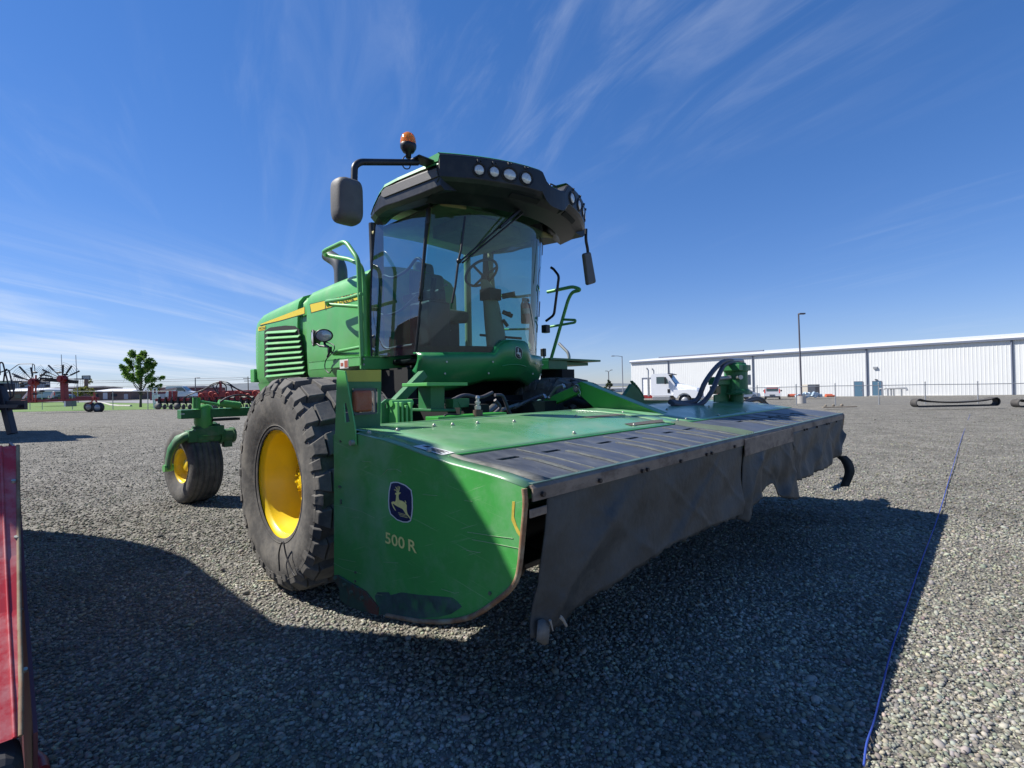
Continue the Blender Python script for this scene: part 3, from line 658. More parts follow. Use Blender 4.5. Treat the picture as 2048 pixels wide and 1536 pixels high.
m.b2((1.30, mp(1425, 760, u=1.35).y, mp(1425, 770, u=1.35).z), (1.40, mp(1452, 760, u=1.35).y, mp(1440, 754, u=1.35).z)); m.build('valve_bracket', GREEND, HD, bevel=.006)
m = MB(); A = mp(1424, 772, u=1.33); B = mp(1433, 788, u=1.33); m.b2((1.30, A.y, B.z), (1.38, B.y, A.z)); m.build('valve_block', mat('brass_block', (.22, .16, .07), .5, metal=.3, var=.2), HD, bevel=.01)
HOSE = mat('hydraulic_hose', (.075, .070, .082), .55, var=.3, vs=18)
for path in (((1340, 804, 1.30), (1375, 806, 1.35), (1395, 798, 1.4), (1410, 765, 1.45), (1432, 735, 1.45), (1450, 722, 1.42), (1470, 721, 1.4)), ((1345, 808, 1.36), (1385, 812, 1.4), (1405, 806, 1.45), (1425, 780, 1.47), (1440, 745, 1.45), (1452, 728, 1.42), (1480, 722, 1.4))):
    m = MB(); q = smooth_path([mp(x, y, u=u) for x, y, u in path], 7); m.tube(q, .026, 10); m.build('hydraulic_hose', HOSE, HD)
m = MB(); q = fillet([pu(1455, 721, 1.4), pu(1483, 721, 1.4), pu(1484, 733, 1.4)], .05); m.tube(q, .032, 10); m.tube([pu(1436, 757, 1.4), pu(1460, 755, 1.42)], .022, 8); m.build('steel_pipe', GALV, mo)
m = MB(); q = smooth_path([mp(x, y, u=1.2) for x, y in ((1488, 804), (1510, 797), (1524, 799), (1530, 806), (1537, 812))], 6); m.tube(q, .028, 8); m.tube(smooth_path([mp(x, y, u=1.25) for x, y in ((1490, 806), (1515, 800), (1528, 808))], 5), .02, 8); m.build('rubber_guard', RUBB2, HD)
# --- toothed wheel shield, knob post, green channel, lugs behind the near half
m = MB(); m.prism([(mp(x, y, u=.75).y, mp(x, y, u=.75).z) for x, y in ((1258, 768), (1263, 772), (1272, 781), (1278, 792), (1282, 800), (1340, 801), (1340, 812), (1225, 815), (1235, 800), (1248, 784))], .75, .79, 'u')
for x, y in ((1262, 769), (1266, 772.5), (1270, 777), (1274, 782), (1277, 787), (1280, 792), (1282, 797)):
    P = mp(x, y, u=.77); m.box(P+V(0, .03, .02), (.03, .05, .014), Matrix.Rotation(-.7, 3, 'X'))
m.build('toothed_shield', GREEND, HD)
m = MB(); P = rp(956, 838, .0); P.x = 1.0; P = mp(956, 836, u=1.0); z0 = P.z; m.cyl((1.0, P.y, z0), (1.0, P.y, z0+.055), .034, 16); kp = m.build('post_base', mat('brown_steel', (.10, .065, .05), .6, metal=.3), HD, bevel=.004)
m = MB(); m.lathe([(.055, .012), (.06, .022), (.085, .022), (.088, .013), (.10, .013), (.102, .02), (.115, .02), (.118, .012), (.135, .012), (.137, .017), (.155, .012), (.157, .001)], (1.0, P.y, z0), 'z', 12, smooth=False); m.build('fitting', CHROME, kp)
m = MB(); A = mp(873, 834, u=.98); B = mp(1010, 838, u=.98); m.b2((.86, A.y, A.z-.045), (1.0, B.y, A.z+.0)); ch = m.build('channel', GREENB, HD, bevel=.004)
m = MB(); m.tube(smooth_path([mp(x, y, u=.96) for x, y in ((895, 846), (888, 836), (895, 829), (925, 831), (950, 840))], 5), .006, 6); m.build('thin_hose', RUBB2, ch)
m = MB()
for x in (789, 797, 806, 815):
    A = mp(x, 804, u=.85); B = mp(x+3, 848, u=.85); m.b2((.78, A.y-.012, B.z), (.90, A.y+.004, A.z-.02+.02*(x % 2)))
P = mp(800, 806, u=.84); m.cyl(P-V(0, .07, 0), P+V(0, .09, 0), .022, 12)
m.build('lift_lugs', GREEN, HD, bevel=.004)
m = MB(); m.prism([(mp(x, y, u=.8).y, mp(x, y, u=.8).z) for x, y in ((762, 806), (772, 798), (792, 799), (795, 850), (762, 852))], .79, .805, 'u', holes=[[(mp(x, y, u=.8).y, mp(x, y, u=.8).z) for x, y in ((769, 806), (774, 806), (774, 816), (769, 816))]]); m.build('mount_plate', GREEND, HD)
m = MB(); m.b2((.62, -2.2, .95), (.80, 2.2, 1.13)); m.b2((.95, -2.25, .66), (1.06, 2.25, 1.12)); m.build('rear_frame', GREEND, HD, bevel=.01)
# ================================================================= WINDROWER TRACTOR
TR = thing('windrower', 'green self-propelled windrower with glass cab, yellow wheels and orange beacon, carrying the wide mowing header', 'windrower', (0, 0, 0), machine=True)
# ---------------- drive wheels
def drive_wheel(vo, side, u0=0.0, w0=.752):
    rs = lambda r: .372+(r-.372)*.93
    """vo = plane of the outer rim flange; side -1 = machine right"""
    s = side; c = (u0, 0, w0)
    m = MB(); f = lambda a: vo - s*a*-1*-1                      # distance a inward from the flange
    P = lambda a: vo-s*a                                        # a>0 goes towards the machine centre
    prof = [(P(.0), .386), (P(.0), .376), (P(.012), .368), (P(.020), .352), (P(.035), .346), (P(.085), .342), (P(.10), .332), (P(.16), .328), (P(.175), .318), (P(.34), .316), (P(.355), .300), (P(.360), .15), (P(.362), .12)]
    m.lathe(prof, c, 'y', 64); m.lathe([(P(.0), .386), (P(.02), .372), (P(.40), .372), (P(.56), .372), (P(.60), .386)], c, 'y', 64)
    rim = m.build('drive_wheel', YEL, TR)
    m = MB(); m.lathe([(P(.36), .22), (P(.30), .18), (P(.215), .155), (P(.213), .175), (P(.19), .175), (P(.19), .085), (P(.18), .08), (P(.15), .075), (P(.14), .06), (P(.14), .001)], c, 'y', 32)
    for k in range(10):
        a = 2*math.pi*k/10; q = V(u0+.135*math.cos(a), P(.19), w0+.150*math.sin(a)); m.cyl(q, q+V(0, s*.022, 0), .011, 6)
    for k in range(6):
        a = 2*math.pi*k/6+.3; q = V(u0+.05*math.cos(a), P(.14), w0+.05*math.sin(a)); m.cyl(q, q+V(0, s*.012, 0), .008, 6)
    m.build('hub', YEL, rim)
    # tyre carcass
    m = MB(); Wd = .62; a0 = .03
    pr = [(-.012, .372), (-.022, .388), (-.020, .400), (-.035, .43), (-.058, .50), (-.066, .56), (-.060, .62), (-.045, .665), (-.030, .690), (-.0, .698), (.08, .702), (.30, .706)]
    full = pr+[(.60-a, r) for a, r in pr[::-1]]
    m.lathe([(P(a*.8 if a < 0 else (.6+(a-.6)*.8 if a > .6 else a)), rs(r)) for a, r in full], c, 'y', 72)
    for rr in (.405, .655): m.lathe([(P(-.040 if rr > .5 else -.020), rs(rr-.004)), (P(-.048 if rr > .5 else -.026), rs(rr)), (P(-.040 if rr > .5 else -.020), rs(rr+.004))], c, 'y', 72)
    def block(corners, rb, rt, shrink=.84):
        # corners in (a, angle, base radius drop)
        ca = sum(q[0] for q in corners)/4; ct = sum(q[1] for q in corners)/4
        def pt(a, t, r): r = rs(r); a = a*.8 if a < 0 else a; return V(u0+r*math.cos(t), P(a), w0+r*math.sin(t))
        bot = [pt(a, t, rb+(q[2] if len(q) > 2 else 0)) for q in corners for a, t in [(q[0], q[1])]]
        top = [pt(ca+(q[0]-ca)*shrink, ct+(q[1]-ct)*shrink, rt+(q[2] if len(q) > 2 else 0)) for q in corners]
        m.add(bot+top, [(0, 1, 2, 3), (4, 7, 6, 5), (0, 4, 5, 1), (1, 5, 6, 2), (2, 6, 7, 3), (3, 7, 4, 0)])
    NB = 20; st = 2*math.pi/NB
    for k in range(NB):
        for half in (0, 1):
            off = half*st*.5; mir = (lambda a: a) if half == 0 else (lambda a: .60-a)
            t = k*st+off
            # centre row
            block([(mir(.160), t-st*.42, 0), (mir(.292), t-st*.30, 0), (mir(.292), t+st*.44, 0), (mir(.160), t+st*.32, 0)], .680, .765, .90)
            # shoulder lug: runs to the edge and down the sidewall
            t2 = t+st*.5
            block([(mir(.025), t2-st*.44, -.008), (mir(.145), t2-st*.38, 0), (mir(.145), t2+st*.38, 0), (mir(.025), t2+st*.24, -.008)], .670, .765, .90)
            block([(mir(-.058), t2-st*.34, -.060), (mir(.026), t2-st*.44, 0), (mir(.026), t2+st*.24, 0), (mir(-.058), t2+st*.10, -.060)], .69, .757, .80)
            # small sidewall block between lugs
            block([(mir(-.068), t-st*.26, -.075), (mir(-.022), t-st*.28, -.02), (mir(-.022), t+st*.10, -.02), (mir(-.068), t+st*.04, -.075)], .69, .742, .85)
    m.build('tyre', RUBBER, rim, bevel=.004, seg=1)
    return rim
w1 = drive_wheel(-2.317, -1); w2 = drive_wheel(1.12, 1)
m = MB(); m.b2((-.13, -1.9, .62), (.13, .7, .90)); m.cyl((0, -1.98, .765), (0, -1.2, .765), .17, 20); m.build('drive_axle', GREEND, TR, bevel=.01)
# dry weed stalk stuck in the near tyre
m = MB(); m.tube(smooth_path([mp(x, y, v=-2.40) for x, y in ((559, 1142), (558, 1105), (566, 1083), (572, 1110), (583, 1140), (590, 1152))], 5), .005, 5); m.build('wire_loop', RUBB2, TR)
# ---------------- chassis, rear axle, casters
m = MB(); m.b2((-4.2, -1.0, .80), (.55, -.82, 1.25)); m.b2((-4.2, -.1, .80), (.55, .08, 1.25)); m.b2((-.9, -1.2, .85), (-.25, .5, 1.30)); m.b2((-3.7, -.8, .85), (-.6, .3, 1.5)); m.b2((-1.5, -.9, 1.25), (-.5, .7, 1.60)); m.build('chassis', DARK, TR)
UB = -3.62
m = MB(); A = mp(358, 820, u=UB); B = mp(358, 838, u=UB); m.b2((UB-.09, A.y, B.z), (UB+.09, 1.0, A.z)); ax_ = m.build('rear_axle', GREEND, TR, bevel=.006)
m = MB(); A = mp(480, 835, u=UB+.1); B = mp(425, 838, u=UB+.1); m.b2((UB-.05, B.y, A.z-.03), (UB+.1, A.y, A.z+.0)); m.build('axle_bracket', BLACK, ax_)
m = MB(); A = mp(361, 827, u=UB+.091); B = mp(369, 829, u=UB+.091); m.b2((UB+.0905, A.y, B.z), (UB+.092, B.y, A.z)); m.build('axle_sticker', LABELW, ax_)
m = MB(); A = mp(392, 805, u=UB+.1); m.tube([mp(x, y, u=UB+.12) for x, y in ((398, 803), (437, 809))], .018, 8); m.tube([mp(x, y, u=UB+.12) for x, y in ((437, 806), (480, 811))], .045, 12); m.cyl(mp(393, 809, u=UB+.12)-V(0, 0, .05), mp(393, 795, u=UB+.12), .045, 12)
m.build('steering_cylinder', GREEN, TR)
m = MB(); m.tube(smooth_path([mp(x, y, u=UB+.2) for x, y in ((440, 804), (455, 795), (475, 790), (495, 792), (515, 806))], 5), .012, 6); m.build('rear_hose', HOSE, TR)
def caster(y0, s, ang):
    """y0: v of the king pin, s side, built around (UB, y0)"""
    kp = V(UB, y0, 0)
    m = MB(); m.lathe([(1.25, .05), (1.245, .085), (1.20, .105), (1.02, .105), (.95, .085), (.88, .08), (.86, .10), (.85, .05)], (UB, y0, 0), 'z', 24); piv = m.build('caster_pivot', GREEN, TR)
    # trailing arm drops back and outside of the tyre; local frame: a back, b outward
    ca, sa = math.cos(ang), math.sin(ang)
    def L(a, b, z): return V(UB-a*ca-b*sa*s*-1*-1, y0+s*(b*ca)-a*sa, z) if False else V(UB-(a*ca-b*sa), y0+s*(b*ca+a*sa), z)
    m = MB()
    top = [(0.10, -.18, .95), (0, -.05, .90), (.02, .10, .88), (.04, .20, .86), (.12, .25, .82), (.22, .285, .70), (.28, .29, .58), (.30, .29, .46)]
    rad = [(.06, .08), (.09, .09), (.085, .07), (.08, .055), (.08, .045), (.075, .035), (.065, .03), (.055, .035)]
    secs = []
    for i, (a, b, z) in enumerate(top):
        p = L(a, b, z); n0 = Vector(top[min(i+1, 7)])-Vector(top[max(i-1, 0)]); t = (L(*top[min(i+1, 7)])-L(*top[max(i-1, 0)])).normalized()
        x = (L(1, 0, 0)-L(0, 0, 0)).normalized(); x = (x-t*x.dot(t)).normalized(); y = t.cross(x); r1, r2 = rad[i]
        secs.append([p+x*r1*math.cos(q)+y*r2*math.sin(q) for q in [2*math.pi*j/12 for j in range(12)]])
    m.loft(secs, closed=True, cap=True)
    m.cyl(L(.0, -.34, .84), L(.0, .10, .84), .085, 18); m.cyl(L(.0, -.36, .84), L(.0, -.33, .84), .10, 18); m.box(L(-.02, -.10, .92), (.16, .22, .12)); m.cyl(L(.02, .02, .78), L(.02, .02, .98), .10, 16)
    m.box(L(.0, -.28, .74), (.10, .10, .10)); m.box(L(.02, -.02, .90), (.22, .26, .10)); m.cyl(L(-.02, -.14, .80), L(-.02, -.14, 1.0), .045, 10); m.box(L(.03, .12, .86), (.20, .12, .14)); m.cyl(L(0, -.20, .84), L(0, -.17, .84), .105, 18); arm = m.build('caster_arm', mat('caster_paint', (.035, .17, .055), .5, var=.25, vs=7, dirt=(DUST, .45, 6, .45, .75)), TR, bevel=.006)
    m = MB(); m.cyl(L(.30, .24, .47), L(.30, .34, .47), .045, 14); m.build('axle_end', GREEN, arm)
    # wheel
    m = MB(); C = L(.30, .005, .475); wd = .17
    yax = (L(0, 1, 0)-L(0, 0, 0)).normalized(); xax = (L(1, 0, 0)-L(0, 0, 0)).normalized()
    def lat(mb, prof, n=48):
        o = len(mb.v); mb.lathe(prof, (0, 0, 0), 'y', n)
        for i in range(o, len(mb.v)): p = mb.v[i]; mb.v[i] = C+xax*p.x+yax*p.y+V(0, 0, p.z)
    lat(m, [(.14, .225), (.14, .215), (.11, .205), (.03, .20), (.02, .10), (.05, .09), (.09, .07), (.09, .001)]); rim = m.build('caster_wheel', YEL, TR)
    m = MB(); lat(m, [(.135, .215), (.155, .235), (.19, .32), (.195, .39), (.175, .44), (.165, .458), (.135, .470), (.132, .458), (.122, .458), (.119, .473), (.07, .476), (.067, .462), (.057, .462), (.054, .477), (.005, .478), (.003, .464), (-.003, .464), (-.005, .478), (-.054, .477), (-.057, .462), (-.067, .462), (-.07, .476), (-.119, .473), (-.122, .458), (-.132, .458), (-.135, .470), (-.165, .458), (-.19, .40), (-.19, .32), (-.155, .235), (-.135, .215)], 56)
    m.build('tyre', RUBBER, rim)
YK = mp(412, 840, u=UB+.1).y
caster(YK, -1, R(8)); caster(.75, 1, R(-5))
# ---------------- hood
HV = .92
def hood_sec(u, top, bot=1.50, hw=HV, n=7):
    top += .15; pts = [(-hw+.03, bot), (-hw, bot+.08), (-hw-.01, 1.9), (-hw-.008, 2.22), (-hw+.0, top-.22), (-hw+.02, top-.13), (-hw+.08, top-.055), (-hw+.20, top-.01), (-hw+.38, top+.02), (-hw+.55, top+.03), (-hw+.63, top+.03)]
    hc = -hw+.63; pts = pts+[(2*hc-a, b) for a, b in pts[-2::-1]]
    return [V(u, a, b) for a, b in pts]
us = [(-4.42, 2.34, .84), (-4.36, 2.40, .89), (-4.2, 2.43, .915), (-3.9, 2.455, HV), (-3.4, 2.49, HV), (-2.86, 2.525, HV)]
m = MB(); m.loft([hood_sec(u, t-.0, 1.52 if i > 0 else 1.56, w) for i, (u, t, w) in enumerate(us)], smooth=True, cap=True); hood = m.build('hood', GREEN, TR, bevel=0)
m = MB(); m.loft([hood_sec(u, t, 1.62, HV-w_) for u, t, w_ in ((-2.87, 2.50, .02), (-2.82, 2.505, .045), (-2.65, 2.52, .045), (-2.58, 2.52, .02))]); 
# seam groove flares outward at the foot
m.build('hood_groove', GREEN, hood)
m = MB(); m.loft([hood_sec(u, t, 1.52, HV-.004) for u, t in ((-2.60, 2.535), (-2.0, 2.565), (-1.22, 2.59))], cap=True); hf = m.build('front_side_panel', GREEN, TR)
m = MB(); m.loft([[V(-4.30, -.90, 1.52), V(-3.0, -.93, 1.52), V(-2.0, -.92, 1.55)], [V(-4.28, -.86, 1.34), V(-3.0, -.88, 1.36), V(-2.0, -.88, 1.38)]], smooth=False)
m.loft([[V(-4.5, -.90, 1.74), V(-4.40, -.93, 1.60)], [V(-4.5, -.90, 1.60), V(-4.38, -.93, 1.52)]], smooth=False); m.b2((-4.52, -.93, 1.54), (-4.36, .34, 1.74)); m.b2((-4.30, -.86, 1.30), (-4.2, .28, 1.52)); m.build('rear_skirt', GREEN, hood, bevel=.012)
# grille
def hv(x, y, off=.0): P = mp(x, y, v=-HV-off); return P
m = MB(); op = [(529, 662), (540, 655), (570, 651), (590, 652), (598, 660), (604, 690), (611, 752), (529, 755)]
m.prism([(hv(x, y, .012).x, hv(x, y, .012).z) for x, y in op], -HV-.014, -HV-.002, 'v'); gr = m.build('grille_shade_panel', DARK, hood)  # dark panel laid on the hood in place of the shaded recess
m = MB()
for k in range(9):
    ya = 663+k*10.9; yb = 664+k*10.4
    xl, xr = 531.5, (592 if k == 0 else 596+k*1.55)
    a = hv(xl, ya, .03); b = hv(xr, yb-(5 if k < 9 else 0), .03)
    for q in (a, b): q.y = -HV-.03
    m.prism([(-HV-.042, 0), (-HV-.012, .034), (-HV-.008, .022), (-HV-.040, -.008)], 0, 1, 'u')
    n = len(m.v)
    for i in range(n-8, n):
        p = m.v[i]; t = p.x; m.v[i] = V(a.x+(b.x-a.x)*t, p.y, a.z+(b.z-a.z)*t+p.z-.03)
m.build('grille_louvre', GREEN, gr)
# stripe decals and lettering
def decal(pts, off, name, mt, parent, uvw=None):
    mm = MB(); mm.prism([(hv(x, y, off).x, hv(x, y, off).z) for x, y in pts], -HV-off-.001, -HV-off, 'v'); return mm.build(name, mt, parent)
s1_ = decal([(521, 648), (609, 614), (609, 627), (560, 641), (521, 650)], .006, 'yellow_stripe', YELS, hood)
s2_ = decal([(620, 609), (715, 586), (717, 599), (623, 625)], .003, 'yellow_stripe', YELS, hf)
s3_ = decal([(517, 654), (531, 651), (530, 660), (516, 662)], .006, 'number_decal', YELS, hood)
# thin dark outlines under the stripes
decal([(520, 649.5), (610, 613), (610, 628.5), (560, 642.5), (520, 651.5)], .004, 'stripe_edge', mat('dark_green_line', (.01, .05, .015), .5), hood)
decal([(619, 608), (716, 585), (718, 600), (622, 626.5)], .001, 'stripe_edge', mat('dark_green_line', (.01, .05, .015), .5), hf)
BLK = mat('black_decal', (.012, .012, .012), .5)
A = hv(650, 615, .005); B = hv(708, 600, .005); d = (B-A); d.y = 0
tm = text_mb('JOHN DEERE', .105, A, d.normalized(), V(-d.normalized().z, 0, d.normalized().x), .0035, 1.0)
wd = max((v-A).dot(d.normalized()) for v in tm.v)
tm = text_mb('JOHN DEERE', .105, A, d.normalized(), V(-d.normalized().z, 0, d.normalized().x), .0035, d.length/wd); tm.build('lettering', BLK, s2_)
A = hv(518, 660, .008); B = hv(530, 658, .008); d = (B-A); d.y = 0
tm = text_mb('W260', .055, A, d.normalized(), V(-d.normalized().z, 0, d.normalized().x), .0035, 1.9); tm.build('lettering', BLK, s3_)
# exhaust stack
m = MB(); q = fillet([mp(683, 590, v=-.5), mp(681, 527, v=-.5), mp(655, 510, v=-.55)], .16, 8); m.tube(q, .085, 18); m.build('exhaust_pipe', mat('exhaust_steel', (.115, .115, .12), .5, metal=.4, var=.2), TR)
# ---------------- deck, rails, work lamp (near side)
VD = -1.16
P = lambda x, y, v=VD: mp(x, y, v=v)
a = P(722, 712); b = P(722, 738); c = P(642, 722); d0 = P(642, 742)
m = MB(); m.b2((c.x-.3, VD, d0.z+.02), (a.x, VD+.03, a.z)); m.b2((c.x-.3, VD, a.z-.02), (a.x, -.85, a.z)); m.b2((a.x-.03, VD, b.z), (a.x+.0, .0, a.z)); m.b2((a.x-.7, VD+.1, 1.40), (a.x-.06, -.8, 1.60)); dk = m.build('side_deck', GREEN, TR, bevel=.004)
m = MB(); A = P(680, 720); B = P(697, 736); m.b2((A.x, VD-.003, B.z), (B.x, VD-.001, A.z)); dl = m.build('deck_label', LABELW, dk)
m = MB(); A = P(689.5, 721.5); B = P(696, 734.5); m.b2((A.x, VD-.0055, B.z), (B.x, VD-.003, A.z)); A = P(682, 726); B = P(687, 732); m.b2((A.x, VD-.0055, B.z), (B.x, VD-.003, A.z)); m.build('label_print', mat('label_red', (.35, .09, .05), .6), dl)
m = MB()
for x, y in ((727, 718), (727, 729)): q = mp(x, y, u=a.x+.001); m.cyl(q, q+V(.010, 0, 0), .011, 8).cut()
m.each('deck_bolt', BOLT, dk)
rail = lambda pts, u=None, v=None, r=.024, f=.07: fillet([mp(x, y, v=v) if u is None else mp(x, y, u=u) for x, y in pts], f, 5)
m = MB()
R1 = [mp(724, 713, v=-1.13), mp(717, 520, v=-1.13), mp(691, 482, v=-1.13), mp(647, 503, v=-1.13), mp(650, 510, v=-1.0), mp(700, 519, v=-.98), mp(722, 530, v=-1.0), mp(728, 560, v=-1.0), mp(731, 712, v=-1.0)]
m.tube(fillet(R1, .09, 6), .024, 12); m.build('handrail', GREEN, TR)
m = MB(); q = [mp(723, 588, v=-1.13), mp(694, 597, v=-1.13), mp(652, 603, v=-1.13), mp(655, 609, v=-1.05), mp(700, 612, v=-1.0), mp(729, 614, v=-1.0)]; m.tube(fillet(q, .05, 5), .020, 12); m.build('handrail', GREEN, TR)
m = MB(); q = [mp(722, 694, v=-1.13), mp(675, 703, v=-1.13), mp(667, 708, v=-1.13), mp(672, 708, v=-1.1), mp(722, 708, v=-1.1)]; m.tube(fillet(q, .03, 4), .018, 10); m.build('handrail', GREEN, TR)
m = MB(); L0 = mp(650, 671, v=-1.2)
def lamp(c, dirv, r, sc=(1, 1), body=BLACK, name='work_lamp', parent=TR, depth=.09):
    z = Vector(dirv).normalized(); x = V(0, 0, 1).cross(z); x = x.normalized() if x.length > .01 else V(1, 0, 0); y = z.cross(x); c = Vector(c)
    def ring(rr, d, n=20): return [c+x*rr*sc[0]*math.cos(2*math.pi*j/n)+y*rr*sc[1]*math.sin(2*math.pi*j/n)+z*d for j in range(n)]
    b_ = MB(); b_.loft([ring(r*.35, -depth), ring(r*.8, -depth*.75), ring(r*1.08, -depth*.1), ring(r*1.10, .005), ring(r*.98, .010), ring(r*.96, -.004)], closed=True, cap=True); o = b_.build(name, body, parent)
    if name == 'roof_lamp': q_ = MB(); q_.loft([ring(r*1.16, .003), ring(r*1.30, .010), ring(r*1.34, .002)], closed=True); q_.box(c+V(0, 0, r*1.55), (.02, .05, .022)); q_.cyl(c+V(.01, .012, r*1.62), c+V(.018, .012, r*1.62), .007, 6); q_.build('bezel', BLACK, o)
    b_ = MB(); b_.loft([ring(r*.95, .001), ring(r*.80, .009), ring(r*.45, .014), ring(.002, .016)], closed=True); b_.build('lens', LENS, o)
    return o
lamp(mp(648, 671, v=-1.22), (.75, -.62, -.1), .075, (1.15, .85)); lamp(mp(626, 676, v=-1.20), (-.3, -.95, -.05), .085, (.95, 1.0))
m = MB(); m.tube([mp(x, y, v=-1.2) for x, y in ((648, 680), (650, 690), (657, 694))], .014, 8); m.tube([mp(x, y, v=-1.2) for x, y in ((632, 686), (640, 692), (657, 694), (659, 704), (655, 714))], .012, 8); m.b2(mp(655, 693, v=-1.2), mp(664, 706, v=-1.15)); m.tube(smooth_path([mp(x, y, v=-1.2) for x, y in ((650, 684), (664, 688), (669, 695), (664, 706), (652, 720), (650, 736), (658, 746), (664, 740))], 5), .006, 6); m.build('lamp_bracket', BLACK, TR)
# ---------------- cab glass and frame
def cabu(v, t):
    """front of the cab at height fraction t (0 sill .. 1 roof)"""
    return (.03+.20*t) - (.42)*abs(v/.86)**2.3
CB, CT = 1.70, 3.22
def cabz(v, t): return (CB+.02)+(CT-CB)*t
def cabp(v, t, off=0.0):
    vv = v*(1-.09*t); return V(cabu(v, t)+off, vv, cabz(v, t))
m = MB(); n = 26
secs = [[cabp(-.86+1.72*i/n, j/8) for i in range(n+1)] for j in range(9)]
m.loft(secs); m.build('windscreen', GLASS, TR)
# side glass: from the A edge to the rear corner, bellied
def sidep(s, k, t):
    """k 0 at the hinge edge, 1 at the rear corner"""
    ua = cabu(.86, t)-.02; ub = -1.02-.09*math.sin(math.pi*min(1, .15+t*.75))
    u = ua+(ub-ua)*k; v = (.86+.075*math.sin(min(1, k*1.15)*1.5))*(1-.08*t); return V(u, s*v, cabz(0, t))
for s, mt, nm in ((-1, GLASSD, 'right door glass with tinted reflections'), (1, GLASS, None)):
    m = MB(); m.loft([[sidep(s, i/12, j/8) for i in range(13)] for j in range(9)]); m.build('door_glass', mt, TR, label=nm)
# pillars, seals, hinges
for s in (-1, 1):
    m = MB(); q = [sidep(s, 0, j/10)+V(.006, s*.010, 0) for j in range(11)]; m.tube(q, .011, 6); m.build('door_seal', BLACK, TR)
    m = MB(); q = [sidep(s, 1, j/10) for j in range(11)]; m.loft([[p+V(-.012, s*.002, 0), p+V(-.05, -s*.02, 0), p+V(-.10, -s*.10, 0)] for p in q], smooth=False); m.build('rear_pillar', BLACK, TR, solid=.02)
    m = MB()
    for t0, t1 in ((.80, .90), (.33, .45)):
        q0 = sidep(s, 0, t0); q1 = sidep(s, 0, t1); m.bar(q0+V(.015, s*.02, 0), q1+V(.015, s*.02, 0), .035, .025).cut()
    m.each('door_hinge', BLACK, TR, bevel=.006)
m = MB(); q = [sidep(-1, .03, .35)+V(.02, -.02, 0), sidep(-1, 0, .40)+V(.03, -.035, 0), sidep(-1, .02, .9)+V(.01, -.02, 0)]; m.tube(smooth_path(q, 5), .012, 6); m.build('door_handle_bar', BLACK, TR)
# lower black border (frit) of the glass, inside
m = MB()
m.loft([[cabp(-.86+1.72*i/n, t, -.012) for i in range(n+1)] for t in (0.0, .05)])
m.loft([[sidep(-1, i/12, t)+V(0, .012, 0) for i in range(13)] for t in (0.0, .055)]); m.loft([[sidep(1, i/12, t)+V(0, -.012, 0) for i in range(13)] for t in (0.0, .055)])
m.loft([[cabp(-.86+1.72*i/n, t, -.012) for i in range(n+1)] for t in (.955, 1.0)])
m.build('glass_border', BLACK, TR)
# curved interior sill of the near door (dark belt) and cream inner pillar on the far side
m = MB(); q = [sidep(-1, k, t)+V(0, .02, 0) for k, t in ((.97, .40), (.93, .25), (.80, .12), (.66, .055), (.4, .055), (.1, .06))]; m.tube(smooth_path(q, 5), .022, 8); m.build('door_lower_frame', BLACK, TR)
m = MB(); q = [sidep(1, k, t)+V(.0, -.03, 0) for k, t in ((.03, .02), (.02, .3), (.02, .6), (.05, .95))]
m.loft([[p+V(.04, -.01, 0), p+V(-.02, -.02, 0), p+V(-.045, -.01, 0)] for p in smooth_path(q, 4)]); m.build('inner_pillar', BEIGE, TR, solid=.01)
m = MB(); m.b2((-1.45, -.80, 1.64), (-.42, .80, 1.70)); m.b2((-.5, -.55, 1.64), (-.14, .55, 1.70)); m.b2((-1.42, -.70, 1.70), (-1.36, .30, 1.95)); fl_ = m.build('cab_floor', BLACK, TR, bevel=.02)
for s in (-1, 1):
    m = MB(); m.tube([V(-1.38, s*.68, 1.7), V(-1.40, s*.70, 3.25)], .045, 8); m.tube([V(-1.0, s*.86, 1.7), V(-1.08, s*.80, 3.2)], .03, 8); m.build('rear_post', BEIGE if s > 0 else BLACK, TR)
m = MB(); m.quad(V(-1.40, -.68, 1.9), V(-1.40, .68, 1.9), V(-1.40, .68, 3.2), V(-1.40, -.68, 3.2)); m.build('rear_window', GLASS, TR)
for s in (-1, 1):
    m = MB(); m.loft([[V(-1.06, s*.86, z), V(-1.40, s*.70, z)] for z in (1.75, 3.2)]); m.build('quarter_glass', GLASSD if s < 0 else GLASS, TR)
m = MB(); m.loft([[V(u, v, 3.10+.06*math.cos(v*1.5)-.05*(u > -.1)) for v in (-.74, -.5, -.2, .1, .4, .74)] for u in (-1.35, -.9, -.5, -.15, .02)]); m.b2((-.75, -.35, 3.02), (-.15, .35, 3.12)); m.build('headliner', HEADL, TR, solid=.03)
# interior
st_ = None
m = MB(); m.box((-1.0, -.10, 2.22), (.50, .52, .14), Matrix.Rotation(.08, 3, 'Y')); m.box((-1.22, -.10, 2.48), (.14, .50, .56), Matrix.Rotation(-.16, 3, 'Y')); m.box((-1.28, -.10, 2.80), (.10, .28, .18), Matrix.Rotation(-.16, 3, 'Y')); seat = m.build('operator_seat', SEAT, TR, bevel=.05, seg=3)
m = MB(); m.b2((-1.15, -.28, 1.72), (-.85, .08, 2.14)); m.build('seat_base', BLACK, seat, bevel=.02)
m = MB(); m.box((-.95, -.42, 2.40), (.42, .13, .07)); m.box((-.70, -.45, 2.36), (.26, .20, .10)); m.tube([V(-.66, -.45, 2.4), V(-.62, -.46, 2.55)], .03, 8); m.build('armrest', BLACK, seat, bevel=.02)
m = MB(); cs = mp(985, 610, v=.06)
col = [mp(995, 700, v=.05), mp(990, 660, v=.06), mp(983, 610, v=.06), mp(975, 575, v=.06), mp(968, 560, v=.06)]
wds = [.125, .115, .095, .08, .045]
